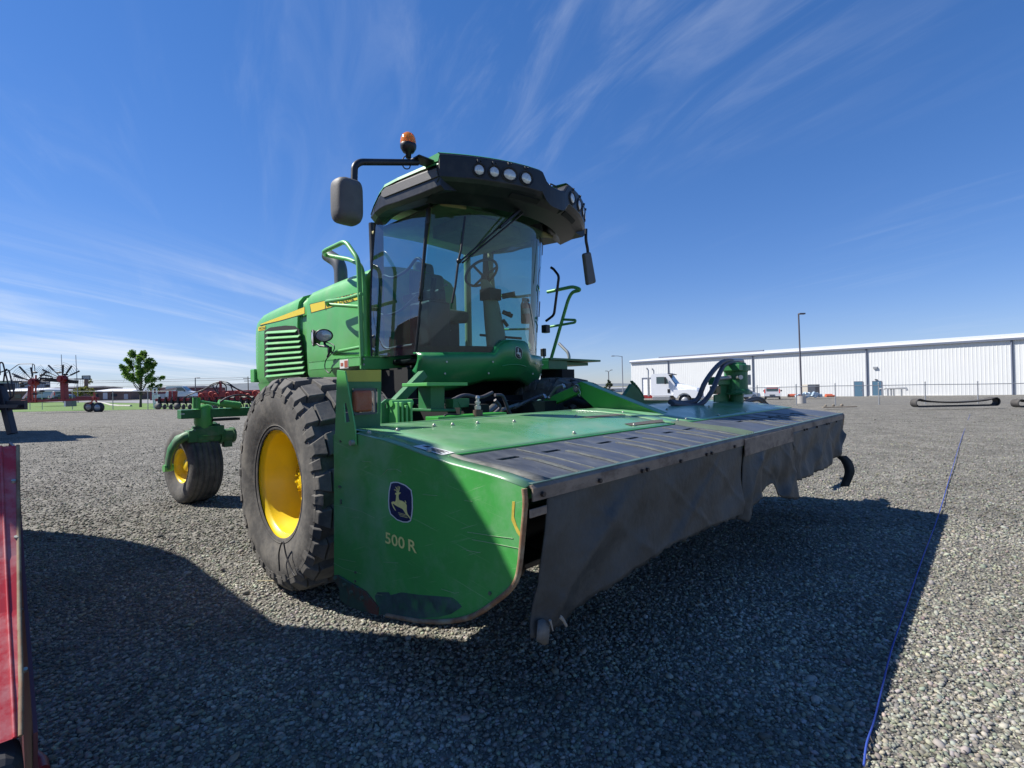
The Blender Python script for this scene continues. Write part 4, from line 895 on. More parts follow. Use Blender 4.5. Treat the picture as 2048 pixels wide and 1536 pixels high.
m.loft([[p+V(wd*math.cos(t)*.8, wd*math.sin(t), 0) for t in [2*math.pi*j/12 for j in range(12)]] for p, wd in zip(col, wds)], closed=True, cap=True); sc = m.build('steering_column', BEIGE, TR)
m = MB(); m.box(mp(981, 590, v=.04), (.16, .17, .12)); m.tube([mp(1004, 593, v=.1), mp(1030, 588, v=.2)], .03, 8); m.b2(mp(1008, 622, v=.1), mp(1022, 628, v=.2)); m.tube([mp(1006, 624, v=.1), mp(1024, 632, v=.2)], .025, 6); m.tube([mp(1006, 640, v=.1), mp(1015, 652, v=.16)], .02, 6); m.tube([mp(960, 670, v=0), mp(1043, 677, v=.2)], .014, 8); m.build('column_pod', mat('dark_olive', (.05, .05, .035), .6), sc, bevel=.01)
m = MB(); cw = mp(963, 546, v=.06); tl = Matrix.Rotation(R(-38), 3, 'Y')
ring = [cw+tl@V(.19*math.cos(2*math.pi*j/28), .19*math.sin(2*math.pi*j/28), 0) for j in range(29)]; m.tube(ring, .015, 8, caps=False)
for a in (0.9, 3.0, 5.1): m.tube([cw+tl@V(.18*math.cos(a), .18*math.sin(a), 0), cw+tl@V(0, 0, -.06)], .014, 6)
m.tube([cw+tl@V(0, 0, -.05), col[-1]], .03, 8); m.build('steering_wheel', BLACK, TR)
m = MB()
rr = random.Random(4)
for i in range(16):
    p = V(-.62+rr.uniform(-.1, .15), -.52+rr.uniform(-.1, .14), 1.85+i*.04); m.add([p, p+V(.03, rr.uniform(.02, .06), .02), p+V(.0, rr.uniform(.02, .05), rr.uniform(.02, .05))], [(0, 1, 2)]).cut()
m.each('lever_knob', mat('switch_chrome', (.5, .5, .45), .3, metal=.6), TR)
m = MB(); m.b2((-.80, -.66, 1.72), (-.45, -.38, 2.28)); m.b2((-.6, -.50, 2.28), (-.5, -.40, 2.42)); m.build('side_console', BLACK, TR, bevel=.03)
# inner door handrail
m = MB(); q = [sidep(-1, k, t)+V(0, .05, 0) for k, t in ((.86, .30), (.89, .50), (.83, .56), (.62, .53), (.36, .56), (.20, .62), (.05, .56))]; m.tube(smooth_path(q, 5), .015, 8)
q = [sidep(-1, k, t)+V(0, .05, 0) for k, t in ((.86, .30), (.75, .285), (.45, .30), (.15, .38))]; m.tube(smooth_path(q, 5), .013, 8); m.build('door_grab_rail', BLACK, TR)
# wipers
m = MB()
for dv in (0, .045):
    a = mp(1060+dv*100, 402+dv*160, u=.34); m.tube([mp(1052+dv*160, 408+dv*160, u=.36), mp(920+dv*100, 523+dv*60, u=.20)], .009, 6)
m.bar(mp(1058, 404, u=.37), mp(1000, 455, u=.33), .035, .02); m.build('wiper_arm', BLACK, TR)
m = MB(); q = [mp(930, 433, u=.22), mp(922, 500, u=.19), mp(917, 520, u=.18), mp(911, 570, u=.15), mp(904, 606, u=.13)]; m.tube(q, .011, 6); m.sphere(mp(918, 522, u=.19), .025, 8); m.build('wiper_blade', BLACK, TR)
# fairing below the windscreen
m = MB(); nv = 36; secs = []
def ftop(v):
    a = abs(v-.01)/.25; return 1.725+.135*max(0, 1-a**5)**.8 if a < 1 else 1.725
def fbot(v):
    a = abs(v); return 1.46-.012*a if a < .25 else 1.457-.10*min(1, (a-.25)/.40)+(.16*max(0, (a-.80)/.10))
rows = 8
for j in range(rows+1):
    t = j/rows; row = []
    for i in range(nv+1):
        v = -.90+1.80*i/nv; b = max(0, 1-abs((v-.01)/.26)**6)
        z = ftop(v)*(1-t)+fbot(v)*t; u = cabu(v/.92*.86, 0)+.035+.05*b*(.4+.6*math.sin(t*2.4+.4))-.16*t*t+.02*math.sin(t*3.1)
        row.append(V(u, v, z))
    secs.append(row)
m.loft(secs); m.loft([[p+V(0, 0, 0) for p in secs[0]], [V(p.x-.06, p.y, p.z+.006) for p in secs[0]]])
FG = mat('fairing_paint', (0.028, 0.225, 0.070), 0.30, var=.06, vs=3, coat=.2, dirt=(DUST, .15, 5, .5, .8)); fa = m.build('cab_fairing', FG, TR, solid=.012)
def fp_(v, z):
    t = (ftop(v)-z)/(ftop(v)-fbot(v)); b = max(0, 1-abs((v-.01)/.26)**6)
    return V(cabu(v/.92*.86, 0)+.035+.05*b*(.4+.6*math.sin(t*2.4+.4))-.16*t*t+.02*math.sin(t*3.1)+.008, v, z)
def FE(a, b): return fp_(.02+(a-828)/255*.105, 1.735-(b-225)/420*.125)
emblem(fa, FE, V(1, 0, .0), WHT2, mat('black_decal', (.012, .012, .012), .5), WHT2)
m = MB()
for v in (-.70, -.28, .40, .70):
    for z in (1.64, 1.53): q = fp_(v, z); m.cyl(q, q+V(.008, 0, 0), .010, 8).cut()
m.each('fairing_bolt', BOLT, fa)
m = MB(); m.tube([fp_(-.17+.045*i, 1.60+.018*math.sin(math.pi*i/8)) for i in range(9)], .006, 6); m.build('fairing_crease', FG, fa)
# ---------------- roof
def rf(v): return .62-.42*(v/1.1)**2
def rtop(v): a = abs(v+ -.06); return 3.385-.11*max(0, 1-(a/.20)**4)**1 if a < .2 else 3.385
nv = 44; VR = 1.05
top = []; m = MB(); secs = []
for i in range(nv+1):
    v = -VR+2*VR*i/nv; u = rf(v); z = rtop(v)
    secs.append([V(u-.16, v, z-.0), V(u-.01, v, z), V(u+.01, v, z-.02), V(u+.0, v, z-.20), V(u-.03, v, z-.23 if abs(v) > .2 else 3.15), V(u-.12, v*.97, 3.10), V(u-.30, v*.93, 3.05), V(cabu(v*.82, 1)+.02, v*.80, 3.17)])
m.loft(secs, smooth=False); m.add(secs[0], [tuple(range(8))]); m.add(secs[-1], [tuple(range(8))]); vis = m.build('roof_visor', BLACK, TR, bevel=.006)
m = MB(); q = secs[0]; m.add([p+V(0, -.003, 0) for p in (q[0], q[1], q[2], q[3], q[3]+V(-.05, 0, .02))][:3]+[q[2]+V(-.02, -.003, -.05), q[0]+V(-.0, -.003, -.05)], [(0, 1, 2, 3, 4)]); m.build('visor_end', mat('cab_roof_paint', (0.055, 0.30, 0.085), 0.35, var=.08, vs=3, coat=.2), vis)
# side bands
for s in (-1, 1):
    m = MB(); prof = []
    sec = []
    for u, zt, zb, k in ((.24, 3.285, 3.08, 1), (-.05, 3.315, 3.09, 1), (-.40, 3.335, 3.11, 1), (-.62, 3.335, 3.13, 1), (-.72, 3.29, 3.13, .995), (-.84, 3.22, 3.12, .98), (-1.0, 3.19, 3.12, .92), (-1.12, 3.18, 3.12, .80)):
        sec.append([V(u, s*.90*k, zt+.02), V(u, s*1.03*k, zt), V(u, s*1.05*k, zt-.03), V(u, s*1.04*k, zb+.03), V(u, s*1.0*k, zb), V(u, s*.80, zb-.01+(.05 if u > -.9 else 0))])
    m.loft(sec, smooth=False, cap=True); m.build('roof_side_band', BLACK, TR, bevel=.006)
    m = MB(); m.prism([(.20, 3.262), (-.30, 3.298), (-.58, 3.318), (-.645, 3.300), (-.655, 3.262), (-.61, 3.232), (.22, 3.185)], s*1.045, s*1.058, 'v'); m.build('roof_side_insert', GREYP, TR, bevel=.003)
m = MB(); secs = []
for u, zt, k in ((.24, 3.30, 1), (.0, 3.325, 1), (-.40, 3.345, 1), (-.62, 3.345, 1), (-.72, 3.30, .995), (-.84, 3.23, .98), (-1.0, 3.20, .92), (-1.12, 3.19, .80)):
    secs.append([V(u, y*k, zt+h) for y, h in ((-1.05, -.012), (-1.035, .022), (-.90, .05), (-.35, .075), (-.22, .075), (-.12, .03), (.20, .03), (.30, .075), (.45, .075), (.90, .05), (1.035, .022), (1.05, -.012))])
m.loft(secs, smooth=False)
# green cap follows the two front lobes
for sg in (-1, 1):
    ps = []
    for i in range(13):
        v = (.16+sg*0+.0) if False else 0
    vv = [(-1.04+.90*i/12) if sg < 0 else (.27+.77*i/12) for i in range(13)]
    m.loft([[V(rf(v)-.008, v, rtop(v)+.001), V(rf(v)-.025, v, rtop(v)+.012), V(rf(v)-.22, v*.985, 3.385+.03*(abs(v)<.8))] for v in vv], smooth=False)
ROOFC = mat('cab_roof_paint', (0.055, 0.30, 0.085), 0.35, var=.08, vs=3, coat=.2); m.build('roof_cap', ROOFC, TR, bevel=0)
m = MB(); m.tube(fillet([V(.54, .06, 3.28), V(.54, .06, 3.34), V(.54, .16, 3.34), V(.54, .16, 3.28)], .015, 3), .008, 6); m.build('roof_handle', BLACK, TR)
for (v, r, sx, sy) in ((-.762, .047, 1, 1), (-.638, .047, 1, 1), (-.50, .060, 1.1, .85), (-.335, .058, 1.0, .9), (.355, .058, 1.0, .9), (.56, .058, 1.0, .9), (.74, .048, 1, 1), (.88, .048, 1, 1)):
    z = 3.265; sl = -2*.42*v/1.21; u = rf(v)+.004
    lamp((u, v, z), (1, .84*v/1.21*1.0, -.05), r, (sx, sy), name='roof_lamp', parent=TR, depth=.03)
# visor vents
m = MB(); 
for v0, v1 in ((-.45, -.12), (.30, .62)):
    secs = [[V(rf(v)-.055, v*.97+.0, 3.132), V(rf(v)-.10, v*.97, 3.104)] for v in [v0+(v1-v0)*i/6 for i in range(7)]]; m.loft(secs, smooth=False); m.cut()
m.each('visor_vent', DARK, vis, solid=.006)
# beacon, mirrors
UM = .10
m = MB(); A = mp(828, 313, u=UM); B = mp(874, 337, u=UM); m.b2((UM-.07, A.y, B.z+.01), (UM+.07, B.y+.02, A.z)); mr = m.build('mirror_hinge', BLACK, TR, bevel=.022, seg=3)
m = MB(); q = fillet([mp(835, 325, u=UM), mp(720, 324, u=UM), mp(709, 332, u=UM), mp(708, 372, u=UM)], .075, 7); m.tube(q, .026, 12); m.build('mirror_arm', BLACK, TR)
def mirror(A, B, u, dp=.10, rot=0, nm='mirror'):
    """rounded housing between two opposite corners seen from the front"""
    c = (A+B)/2; w = abs(B.y-A.y)/2; h = abs(A.z-B.z)/2; m = MB(); secs = []
    for k, (sc, du) in enumerate(((.05, dp*.55), (.55, dp*.52), (.85, dp*.38), (.97, dp*.12), (1.0, -dp*.15), (.97, -dp*.45), (.9, -dp*.5), (.0, -dp*.5))):
        row = []
        for j in range(28):
            t = 2*math.pi*j/28; cx = abs(math.cos(t))**.42*math.copysign(1, math.cos(t)); cy = abs(math.sin(t))**.42*math.copysign(1, math.sin(t))
            row.append(Matrix.Rotation(rot, 3, 'Z') @ V(du, cx*w*sc if True else 0, cy*h*(1-(1-sc)*.45))+V(u, c.y, c.z))
        secs.append(row)
    m.loft(secs, closed=True, cap=True); o = m.build('mirror_housing', GREYP, TR)
    return o
mirror(mp(668, 350, u=UM), mp(723, 453, u=UM), UM, .15)
m = MB(); P = mp(817, 316, u=UM); b0 = V(UM, P.y, P.z); k = (mp(817, 265, u=UM).z-P.z)
m.lathe([(.0, .001), (.0, .022), (.18*k, .024), (.22*k, .045), (.38*k, .066), (.50*k, .068), (.52*k, .066)], b0, 'z', 24); bc = m.build('beacon', BLACK, TR)
BEA = bpy.data.materials.new('amber_dome'); BEA.use_nodes = True; bb = BEA.node_tree.nodes['Principled BSDF']; bb.inputs['Base Color'].default_value = (1.0, .30, .03, 1); bb.inputs['Roughness'].default_value = .15; bb.inputs['Transmission Weight'].default_value = .45; bb.inputs['Coat Weight'].default_value = .5; bb.inputs['IOR'].default_value = 1.3
m = MB(); m.lathe([(.52*k, .066), (.60*k, .066), (.75*k, .062), (.88*k, .050), (.96*k, .030), (1.0*k, .002)], b0, 'z', 24); m.build('beacon_dome', BEA, bc)
m = MB(); m.cyl(b0+V(0, 0, .5*k), b0+V(0, 0, .75*k), .025, 10); m.build('beacon_bulb', mat('bulb_reflector', (.9, .55, .1), .2, metal=.5), bc)
m = MB(); m.tube(smooth_path([mp(x, y, u=UM) for x, y in ((812, 311), (806, 317), (806, 324), (805, 330), (810, 337), (818, 337), (821, 330))], 4), .005, 6); m.build('beacon_cable', RUBB2, bc)
m = MB(); UM2 = .18; m.tube(smooth_path([mp(x, y, u=UM2) for x, y in ((1172, 458), (1172, 480), (1175, 497), (1176, 510))], 4), .018, 8); m.build('mirror_arm', BLACK, TR)
m = MB(); c = [mp(x, y, u=UM2) for x, y in ((1165, 507), (1178, 504), (1189, 566), (1173, 571))]
m.prism([(q.y, q.z) for q in c], UM2-.02, UM2+.03, 'u'); m.build('mirror_housing', GREYP, TR, bevel=.02, seg=3)
# ---------------- far side: rails, platform, extinguisher, levers
m = MB(); m.tube(fillet([mp(x, y, v=1.0) for x, y in ((1102, 535), (1107, 538), (1118, 552), (1108, 630), (1092, 642))], .04, 4), .016, 8); m.build('grab_handle', BLACK, TR)
m = MB(); m.tube(fillet([mp(x, y, v=1.35) for x, y in ((1095, 584), (1147, 573), (1163, 580), (1144, 584), (1136, 600), (1100, 725))], .06, 5), .022, 10); m.tube(fillet([mp(x, y, v=1.35) for x, y in ((1085, 656), (1150, 645), (1151, 640), (1126, 639))], .03, 4), .016, 8); m.build('handrail', GREEN, TR)
m = MB(); m.tube(fillet([mp(x, y, v=1.05) for x, y in ((990, 591), (1035, 594), (1078, 588))], .05, 4), .018, 8); m.tube([mp(x, y, v=1.05) for x, y in ((1005, 659), (1060, 658))], .014, 8); m.build('handrail', GREEN, TR)
m = MB(); A = mp(1080, 713, v=1.6); m.b2((-1.35, .98, 1.71), (-.25, 2.05, 1.735)); m.b2((-1.30, .98, 1.60), (-.28, 1.35, 1.71)); m.b2((-.9, 1.4, 1.66), (-.35, 1.9, 1.70)); m.build('platform', GREEND, TR, bevel=.004)
m = MB()
for z, k in ((1.20, 0), (.85, .06)): m.b2((-.55-k, 1.5, z), (-.2, 1.75, z+.03)).cut()
m.b2((-.6, 1.2, 1.2), (-.25, 1.45, 1.6)); m.each('access_step', DARK, TR)
ex = mp(1052, 622, v=1.02); m = MB(); zt = mp(1052, 603, v=1.02).z; zb = mp(1052, 647, v=1.02).z; h = zt-zb
m.lathe([(0, .001), (.0, .060), (h*.02, .066), (h*.78, .066), (h*.90, .048), (h*.98, .022), (h*1.0, .001)], (ex.x, ex.y, zb), 'z', 20); fe = m.build('fire_extinguisher', REDX, TR)
m = MB(); m.lathe([(h*.42, .0675), (h*.66, .0675)], (ex.x, ex.y, zb), 'z', 20); m.build('extinguisher_label', LABELW, fe)
m = MB(); m.b2((ex.x-.02, ex.y-.05, zt), (ex.x+.02, ex.y+.05, zt+.04)); m.tube([V(ex.x, ex.y-.04, zt+.02), V(ex.x, ex.y-.085, zt-.05), V(ex.x, ex.y-.085, zb+.02)], .010, 6); m.build('extinguisher_valve', BLACK, fe)
m = MB(); m.tube(fillet([mp(x, y, v=1.9) for x, y in ((1118, 687), (1137, 706), (1139, 720), (1122, 727), (1120, 765))], .05, 4), .022, 8); m.build('step_handle', GALV, TR)
m = MB(); m.tube(fillet([mp(x, y, v=1.3) for x, y in ((1088, 724), (1088, 712))], .05, 4), .012, 8); A = mp(1084, 697, v=1.3); B = mp(1095, 712, v=1.3); m.b2((A.x-.03, A.y, B.z), (A.x+.03, B.y+.05, A.z)); m.build('work_lamp', BLACK, TR, bevel=.01)
m = MB(); A = mp(1089, 650, v=1.0); B = mp(1098, 665, v=1.0); m.b2((A.x-.03, A.y-.03, B.z), (A.x+.05, A.y+.05, A.z)); m.build('door_latch', BLACK, TR, bevel=.01)
# ---------------- parts under the cab
m = MB(); UQ = .42
def uq(x, y): P = mp(x, y, u=UQ); return (P.y, P.z)
m.prism([uq(x, y) for x, y in ((855, 770), (883, 770), (883, 820), (855, 820))], .30, .46, 'u'); m.prism([uq(x, y) for x, y in ((846, 817), (896, 817), (896, 823), (846, 823))], .26, .52, 'u'); m.build('frame_post', GREEND, TR, bevel=.006)
m = MB(); m.prism([uq(x, y) for x, y in ((825, 766), (906, 766), (906, 772), (825, 773))], .28, .60, 'u'); m.build('step_plate', GREEN, TR, bevel=.004)
m = MB(); a = mp(790, 806, u=.10); b = mp(846, 748, u=.05); m.bar(a, b, .07, .075, up=(1, 0, 0)); m.build('diagonal_brace', GREEND, TR, bevel=.006)
m = MB(); a = mp(916, 805, u=.5); m.b2((.40, a.y-.05, a.z-.04), (.50, a.y+.12, a.z+.03)); m.tube(smooth_path([mp(x, y, u=.5) for x, y in ((916, 803), (921, 815), (921, 835))], 3), .005, 5); m.build('frame_socket', GREEND, TR)
m = MB()
for pts in (((905, 800), (930, 790), (960, 795), (985, 785)), ((990, 790), (1005, 792), (1015, 815), (1022, 832)), ((1030, 815), (1060, 800), (1085, 790)), ((985, 830), (1000, 815), (990, 800))):
    m.tube(smooth_path([mp(x, y, u=.35) for x, y in pts], 4), .016, 6)
m.build('underbody_hose', HOSE, TR)
m = MB(); m.cyl(mp(960, 838, u=.3), mp(990, 812, u=.2), .035, 10); m.cyl(mp(1050, 806, u=.2), mp(1000, 822, u=.3), .025, 10); m.build('lift_cylinder', mat('dull_steel', (.2, .2, .19), .4, metal=.5), TR)
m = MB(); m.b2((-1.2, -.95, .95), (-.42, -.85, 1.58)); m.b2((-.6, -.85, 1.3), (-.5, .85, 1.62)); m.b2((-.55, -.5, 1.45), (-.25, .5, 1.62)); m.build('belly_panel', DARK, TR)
# ================================================================= GROUND
def gravel_mat(name, lo, hi, sc, bumpd, patch=0.42):
    m = bpy.data.materials.new(name); m.use_nodes = True; t = m.node_tree; b = t.nodes['Principled BSDF']; b.inputs['Roughness'].default_value = .9; b.inputs['Specular IOR Level'].default_value = .25
    tcn = t.nodes.new('ShaderNodeTexCoord'); L = t.links.new
    vo = t.nodes.new('ShaderNodeTexVoronoi'); vo.inputs['Scale'].default_value = sc; vo.inputs['Randomness'].default_value = 1; L(tcn.outputs['Object'], vo.inputs['Vector'])
    v2 = t.nodes.new('ShaderNodeTexVoronoi'); v2.inputs['Scale'].default_value = sc*.37; L(tcn.outputs['Object'], v2.inputs['Vector'])
    sp = t.nodes.new('ShaderNodeSeparateColor'); L(vo.outputs['Color'], sp.inputs[0]); sp2 = t.nodes.new('ShaderNodeSeparateColor'); L(v2.outputs['Color'], sp2.inputs[0])
    ad = t.nodes.new('ShaderNodeMath'); ad.operation = 'MULTIPLY_ADD'; ad.inputs[1].default_value = .45; L(sp2.outputs[1], ad.inputs[0])
    ml = t.nodes.new('ShaderNodeMath'); ml.operation = 'MULTIPLY'; ml.inputs[1].default_value = .55; L(sp.outputs[0], ml.inputs[0]); L(ml.outputs[0], ad.inputs[2])
    rp_ = t.nodes.new('ShaderNodeValToRGB'); L(ad.outputs[0], rp_.inputs[0]); e = rp_.color_ramp.elements
    e[0].position = .05; e[0].color = (*lo, 1); e[1].position = .95; e[1].color = (*hi, 1)
    mid = rp_.color_ramp.elements.new(.55); mid.color = (*[(a+c_)/2*.9 for a, c_ in zip(lo, hi)], 1)
    no = t.nodes.new('ShaderNodeTexNoise'); no.inputs['Scale'].default_value = 1.3; no.inputs['Detail'].default_value = 12; no.inputs['Roughness'].default_value = .72; L(tcn.outputs['Object'], no.inputs[0])
    mr = t.nodes.new('ShaderNodeMapRange'); mr.inputs['From Min'].default_value = .3; mr.inputs['From Max'].default_value = .7; mr.inputs['To Min'].default_value = 1-patch; mr.inputs['To Max'].default_value = 1+patch*.8; L(no.outputs[0], mr.inputs[0])
    vm = t.nodes.new('ShaderNodeVectorMath'); vm.operation = 'SCALE'; L(rp_.outputs[0], vm.inputs[0]); L(mr.outputs[0], vm.inputs['Scale']); L(vm.outputs[0], b.inputs['Base Color'])
    bp = t.nodes.new('ShaderNodeBump'); bp.inputs['Strength'].default_value = 1; bp.inputs['Distance'].default_value = bumpd; bp.invert = True; L(vo.outputs['Distance'], bp.inputs['Height']); L(bp.outputs[0], b.inputs['Normal'])
    return m
GRAV = gravel_mat('gravel', (0.092, 0.087, 0.074), (0.285, 0.270, 0.230), 44, .016)
FIELD = mat('dry_field', (0.19, 0.19, 0.14), .95, var=.25, vs=.02)
GRASS = mat('mown_grass', (0.085, 0.165, 0.022), .9, var=.35, vs=.6, bump=.6, bs=14, dirt=((.24, .24, .08), .5, .25, .5, .7))
ASPH = mat('pale_asphalt', (.21, .21, .215), .9, var=.12, vs=.3)
def gsheet(name, xs, ys, off, mt, kind='structure', fn=None):
    m = MB(); fn = fn or gdrop
    m.loft([[V(x, y, fn(x, y)+off) for x in xs] for y in ys]); o = m.build(name, mt); o['kind'] = kind; return o
ys = [-80, -20, 0, 8, 16]+[16+60*i/16 for i in range(1, 17)]+[90, 120, 200, 400, 900, 2500, 6000, 14000]
xs = [-14000, -3000, -600, -200, -80, -30, -12, -6]+[-4+12*i/8 for i in range(9)]+[12, 20, 40, 80, 200, 600, 3000, 14000]
gsheet('ground', xs, ys, -.03, FIELD)
gys = [y for y in ys if y <= 16]+[y for y in ys if 16 < y <= 120]
gsheet('gravel_yard', [-70, -40, -20, -12, -6]+[-4+12*i/8 for i in range(9)]+[12, 20, 40, 80, 130], gys, 0.0, GRAV)
def patch(name, pix, off, mt, kind, fn=None):
    P = [gp(x, y) for x, y in pix]; m = MB(); tri = tessellate_polygon([[Vector((p.x, p.y, 0)) for p in P]]); m.add([p+V(0, 0, off) for p in P], [tuple(t) for t in tri]); o = m.build(name, mt); o['kind'] = kind; return o
patch('grass_strip', ((-200, 829), (60, 823.5), (200, 821), (340, 818), (500, 816), (560, 815), (560, 806), (340, 808), (200, 805), (60, 804.2), (-200, 806)), .012, GRASS, 'stuff')
patch('parking_lot', ((-200, 805.8), (60, 804), (200, 804.9), (330, 806.5), (560, 805), (560, 798), (300, 799.5), (-200, 806.0)), .006, ASPH, 'structure')
m = MB(); q = [gp(x, y)+V(0, 0, .06) for x, y in ((195, 804.4), (205, 806), (212, 808), (222, 811), (236, 812.5), (262, 813))]; m.tube(q, .16, 6); o = m.build('kerb', CONC); o['kind'] = 'structure'
# pebbles: one mesh of many stones lying on the near part of the yard
def pebbles(n, ymin, ymax, smin, smax, pw, name, seed, kl=1.0):
    g = np.random.default_rng(seed)
    ico = bmesh.new(); bmesh.ops.create_icosphere(ico, subdivisions=1, radius=1.0); base = np.array([v.co[:] for v in ico.verts]); faces = np.array([[v.index for v in f.verts] for f in ico.faces]); ico.free()
    nb = len(base)
    yy = (ymin**(1-pw)+(ymax**(1-pw)-ymin**(1-pw))*g.random(n))**(1/(1-pw)) if pw != 1 else ymin*(ymax/ymin)**g.random(n)
    xx = (g.random(n)*2-1)*(yy*1.12+.4)
    s = smin*(smax/smin)**(g.random(n)**1.7); s = np.where(g.random(n) < .006, s*1.9, s)
    sc = np.stack([s*g.uniform(.75, 1.35, n), s*g.uniform(.7, 1.1, n), s*g.uniform(.40, .75, n)], 1)
    a = g.random(n)*6.283; ca, sa = np.cos(a), np.sin(a); tx = g.normal(0, .22, n); ty = g.normal(0, .22, n)
    P = base[None]*sc[:, None, :]*(1+g.normal(0, .10, (n, nb, 1)))
    P[..., 2] += P[..., 0]*tx[:, None]+P[..., 1]*ty[:, None]
    X = P[..., 0]*ca[:, None]-P[..., 1]*sa[:, None]+xx[:, None]; Y = P[..., 0]*sa[:, None]+P[..., 1]*ca[:, None]+yy[:, None]; Z = P[..., 2]+(sc[:, 2]*.45)[:, None]
    co = np.stack([X, Y, Z], -1).reshape(-1, 3); F = (faces[None]+(np.arange(n)*nb)[:, None, None]).reshape(-1, 3)
    me = bpy.data.meshes.new(name); me.vertices.add(len(co)); me.vertices.foreach_set('co', co.ravel().astype(np.float32)); nf = len(F)
    me.loops.add(nf*3); me.loops.foreach_set('vertex_index', F.ravel().astype(np.int32)); me.polygons.add(nf); me.polygons.foreach_set('loop_start', np.arange(0, nf*3, 3, dtype=np.int32)); me.polygons.foreach_set('loop_total', np.full(nf, 3, np.int32))
    me.polygons.foreach_set('use_smooth', np.ones(nf, bool)); me.update()
    at = me.attributes.new('stone', 'FLOAT_COLOR', 'POINT'); k = g.random(n)
    lum = .145+.235*k**1.3; lum = np.where(g.random(n) < .008, .46, lum); lum = lum*(1+.20*np.sin(xx*1.7+1.3*np.sin(yy*1.1+.5))*np.sin(yy*2.3+1.1*np.sin(xx*.9))+.12*np.sin(xx*5.1+yy*3.3)*np.sin(yy*4.7-xx*2.1)); tint = g.normal(0, .055, (n, 3)); col = np.clip(kl*lum[:, None]*(1+np.array([.05, .02, -.17])+tint), .01, .8)
    c4 = np.concatenate([col, np.ones((n, 1))], 1); at.data.foreach_set('color', np.repeat(c4, nb, 0).ravel().astype(np.float32))
    me.materials.append(STONE); o = bpy.data.objects.new(name, me); COL.objects.link(o); o['kind'] = 'stuff'; return o
STONE = bpy.data.materials.new('river_stone'); STONE.use_nodes = True; t = STONE.node_tree; b = t.nodes['Principled BSDF']; b.inputs['Roughness'].default_value = .8; b.inputs['Specular IOR Level'].default_value = .3
an = t.nodes.new('ShaderNodeAttribute'); an.attribute_name = 'stone'; t.links.new(an.outputs['Color'], b.inputs['Base Color'])
pebbles(105000, 1.5, 4.8, .0042, .0150, .45, 'gravel_stones', 1, .92)
pebbles(95000, 4.4, 24.0, .0065, .018, 1.45, 'gravel_stones', 2, .72)
# blue string lying across the gravel
STR = mat('blue_string', (.03, .07, .34), .7)
m = MB(); pts = [gp(x, y)+V(0, 0, .016+.01*(i % 2)) for i, (x, y) in enumerate(((1728, 1540), (1734, 1500), (1748, 1450), (1765, 1385), (1782, 1310), (1806, 1240), (1830, 1165), (1850, 1110), (1868, 1060), (1882, 1020), (1896, 970), (1908, 930), (1921, 885), (1940, 830)))]
m.tube(smooth_path(pts, 5), .0042, 5); o = m.build('string', STR); tag(o, 'thin blue string lying straight across the gravel at the right', 'string')
m = MB(); m.tube(smooth_path([gp(x, y)+V(0, 0, .02) for x, y in ((515, 1167), (560, 1168), (600, 1176), (615, 1182))], 4), .004, 4); o = m.build('straw', mat('dry_straw', (.4, .34, .2), .8)); tag(o, 'dry straw stalk on the gravel in front of the big tyre', 'straw')
# ================================================================= HILLS
HILL = mat('hazed_hill', (0.115, 0.135, 0.15), .95, var=.2, vs=.004)  # bluish tone of distance haze is put into the colour
def hills(Yd, prof, seed):
    rr = random.Random(seed); m = MB(); secs = []
    for i in range(len(prof)-1):
        (xa, ha), (xb, hb) = prof[i], prof[i+1]; n = 14
        for j in range(n+(i == len(prof)-2)):
            t = j/n; x = xa+(xb-xa)*t; h = (ha+(hb-ha)*t)*Yd/FOC+rr.uniform(-1, 1)*Yd/2600; X = (x-CX)/FOC*Yd
            secs.append([V(X, Yd-900, -5), V(X, Yd-250, h*.55), V(X, Yd, h), V(X, Yd+600, -5)])
    m.loft(secs); o = m.build('hills', HILL); o['kind'] = 'structure'
hills(6500, [(-500, 14), (0, 16), (200, 15), (420, 17), (480, 20), (560, 22), (700, 12), (1000, 5), (1160, 4), (1215, 5.5), (1300, 4), (1700, 4), (2600, 3)], 2)
# ================================================================= WAREHOUSE
WB = lambda x, Y: V((x-CX)/FOC*Y, Y, 0)
A0 = V(25.4, 108.0, 0); A1 = V(63.6, 63.2, 0); wd_ = (A1-A0).normalized(); wn = V(-wd_.y, wd_.x, 0); 
if wn.y < 0: wn = -wn
ZB = -1.0; ZG = 6.15
LEN = 86.0
def wpt(s, d, z): return A0+wd_*s+wn*d+V(0, 0, z)
def s_at(x):
    d = ray(x, 780); d.z = 0            # intersection of the sight line with the wall line, in plan
    det = d.x*(-wd_.y)+d.y*wd_.x; t = (A0.x*(-wd_.y)+A0.y*wd_.x)/det; return (d*t-A0).dot(wd_)
WH = thing('warehouse', 'long low warehouse with white ribbed metal walls and two blue doors', 'warehouse', A0+V(0, 0, ZB))
WALLM = mat('white_ribbed_steel', (.62, .63, .62), .5, var=.03, vs=.5); TRIM = mat('blue_grey_trim', (.13, .15, .20), .5); ROOFM = mat('white_roof_steel', (.6, .61, .62), .4)
m = MB(); row0 = []; row1 = []; s = 0; 
while s < LEN:
    for ds, dd in ((0, 0), (.16, 0), (.20, -.018), (.27, -.018), (.31, 0)): row0.append(wpt(s+ds, dd, ZB)); row1.append(wpt(s+ds, dd, ZG))
    s += .40
m.loft([row0, row1], smooth=False); wl = m.build('wall', WALLM, WH)
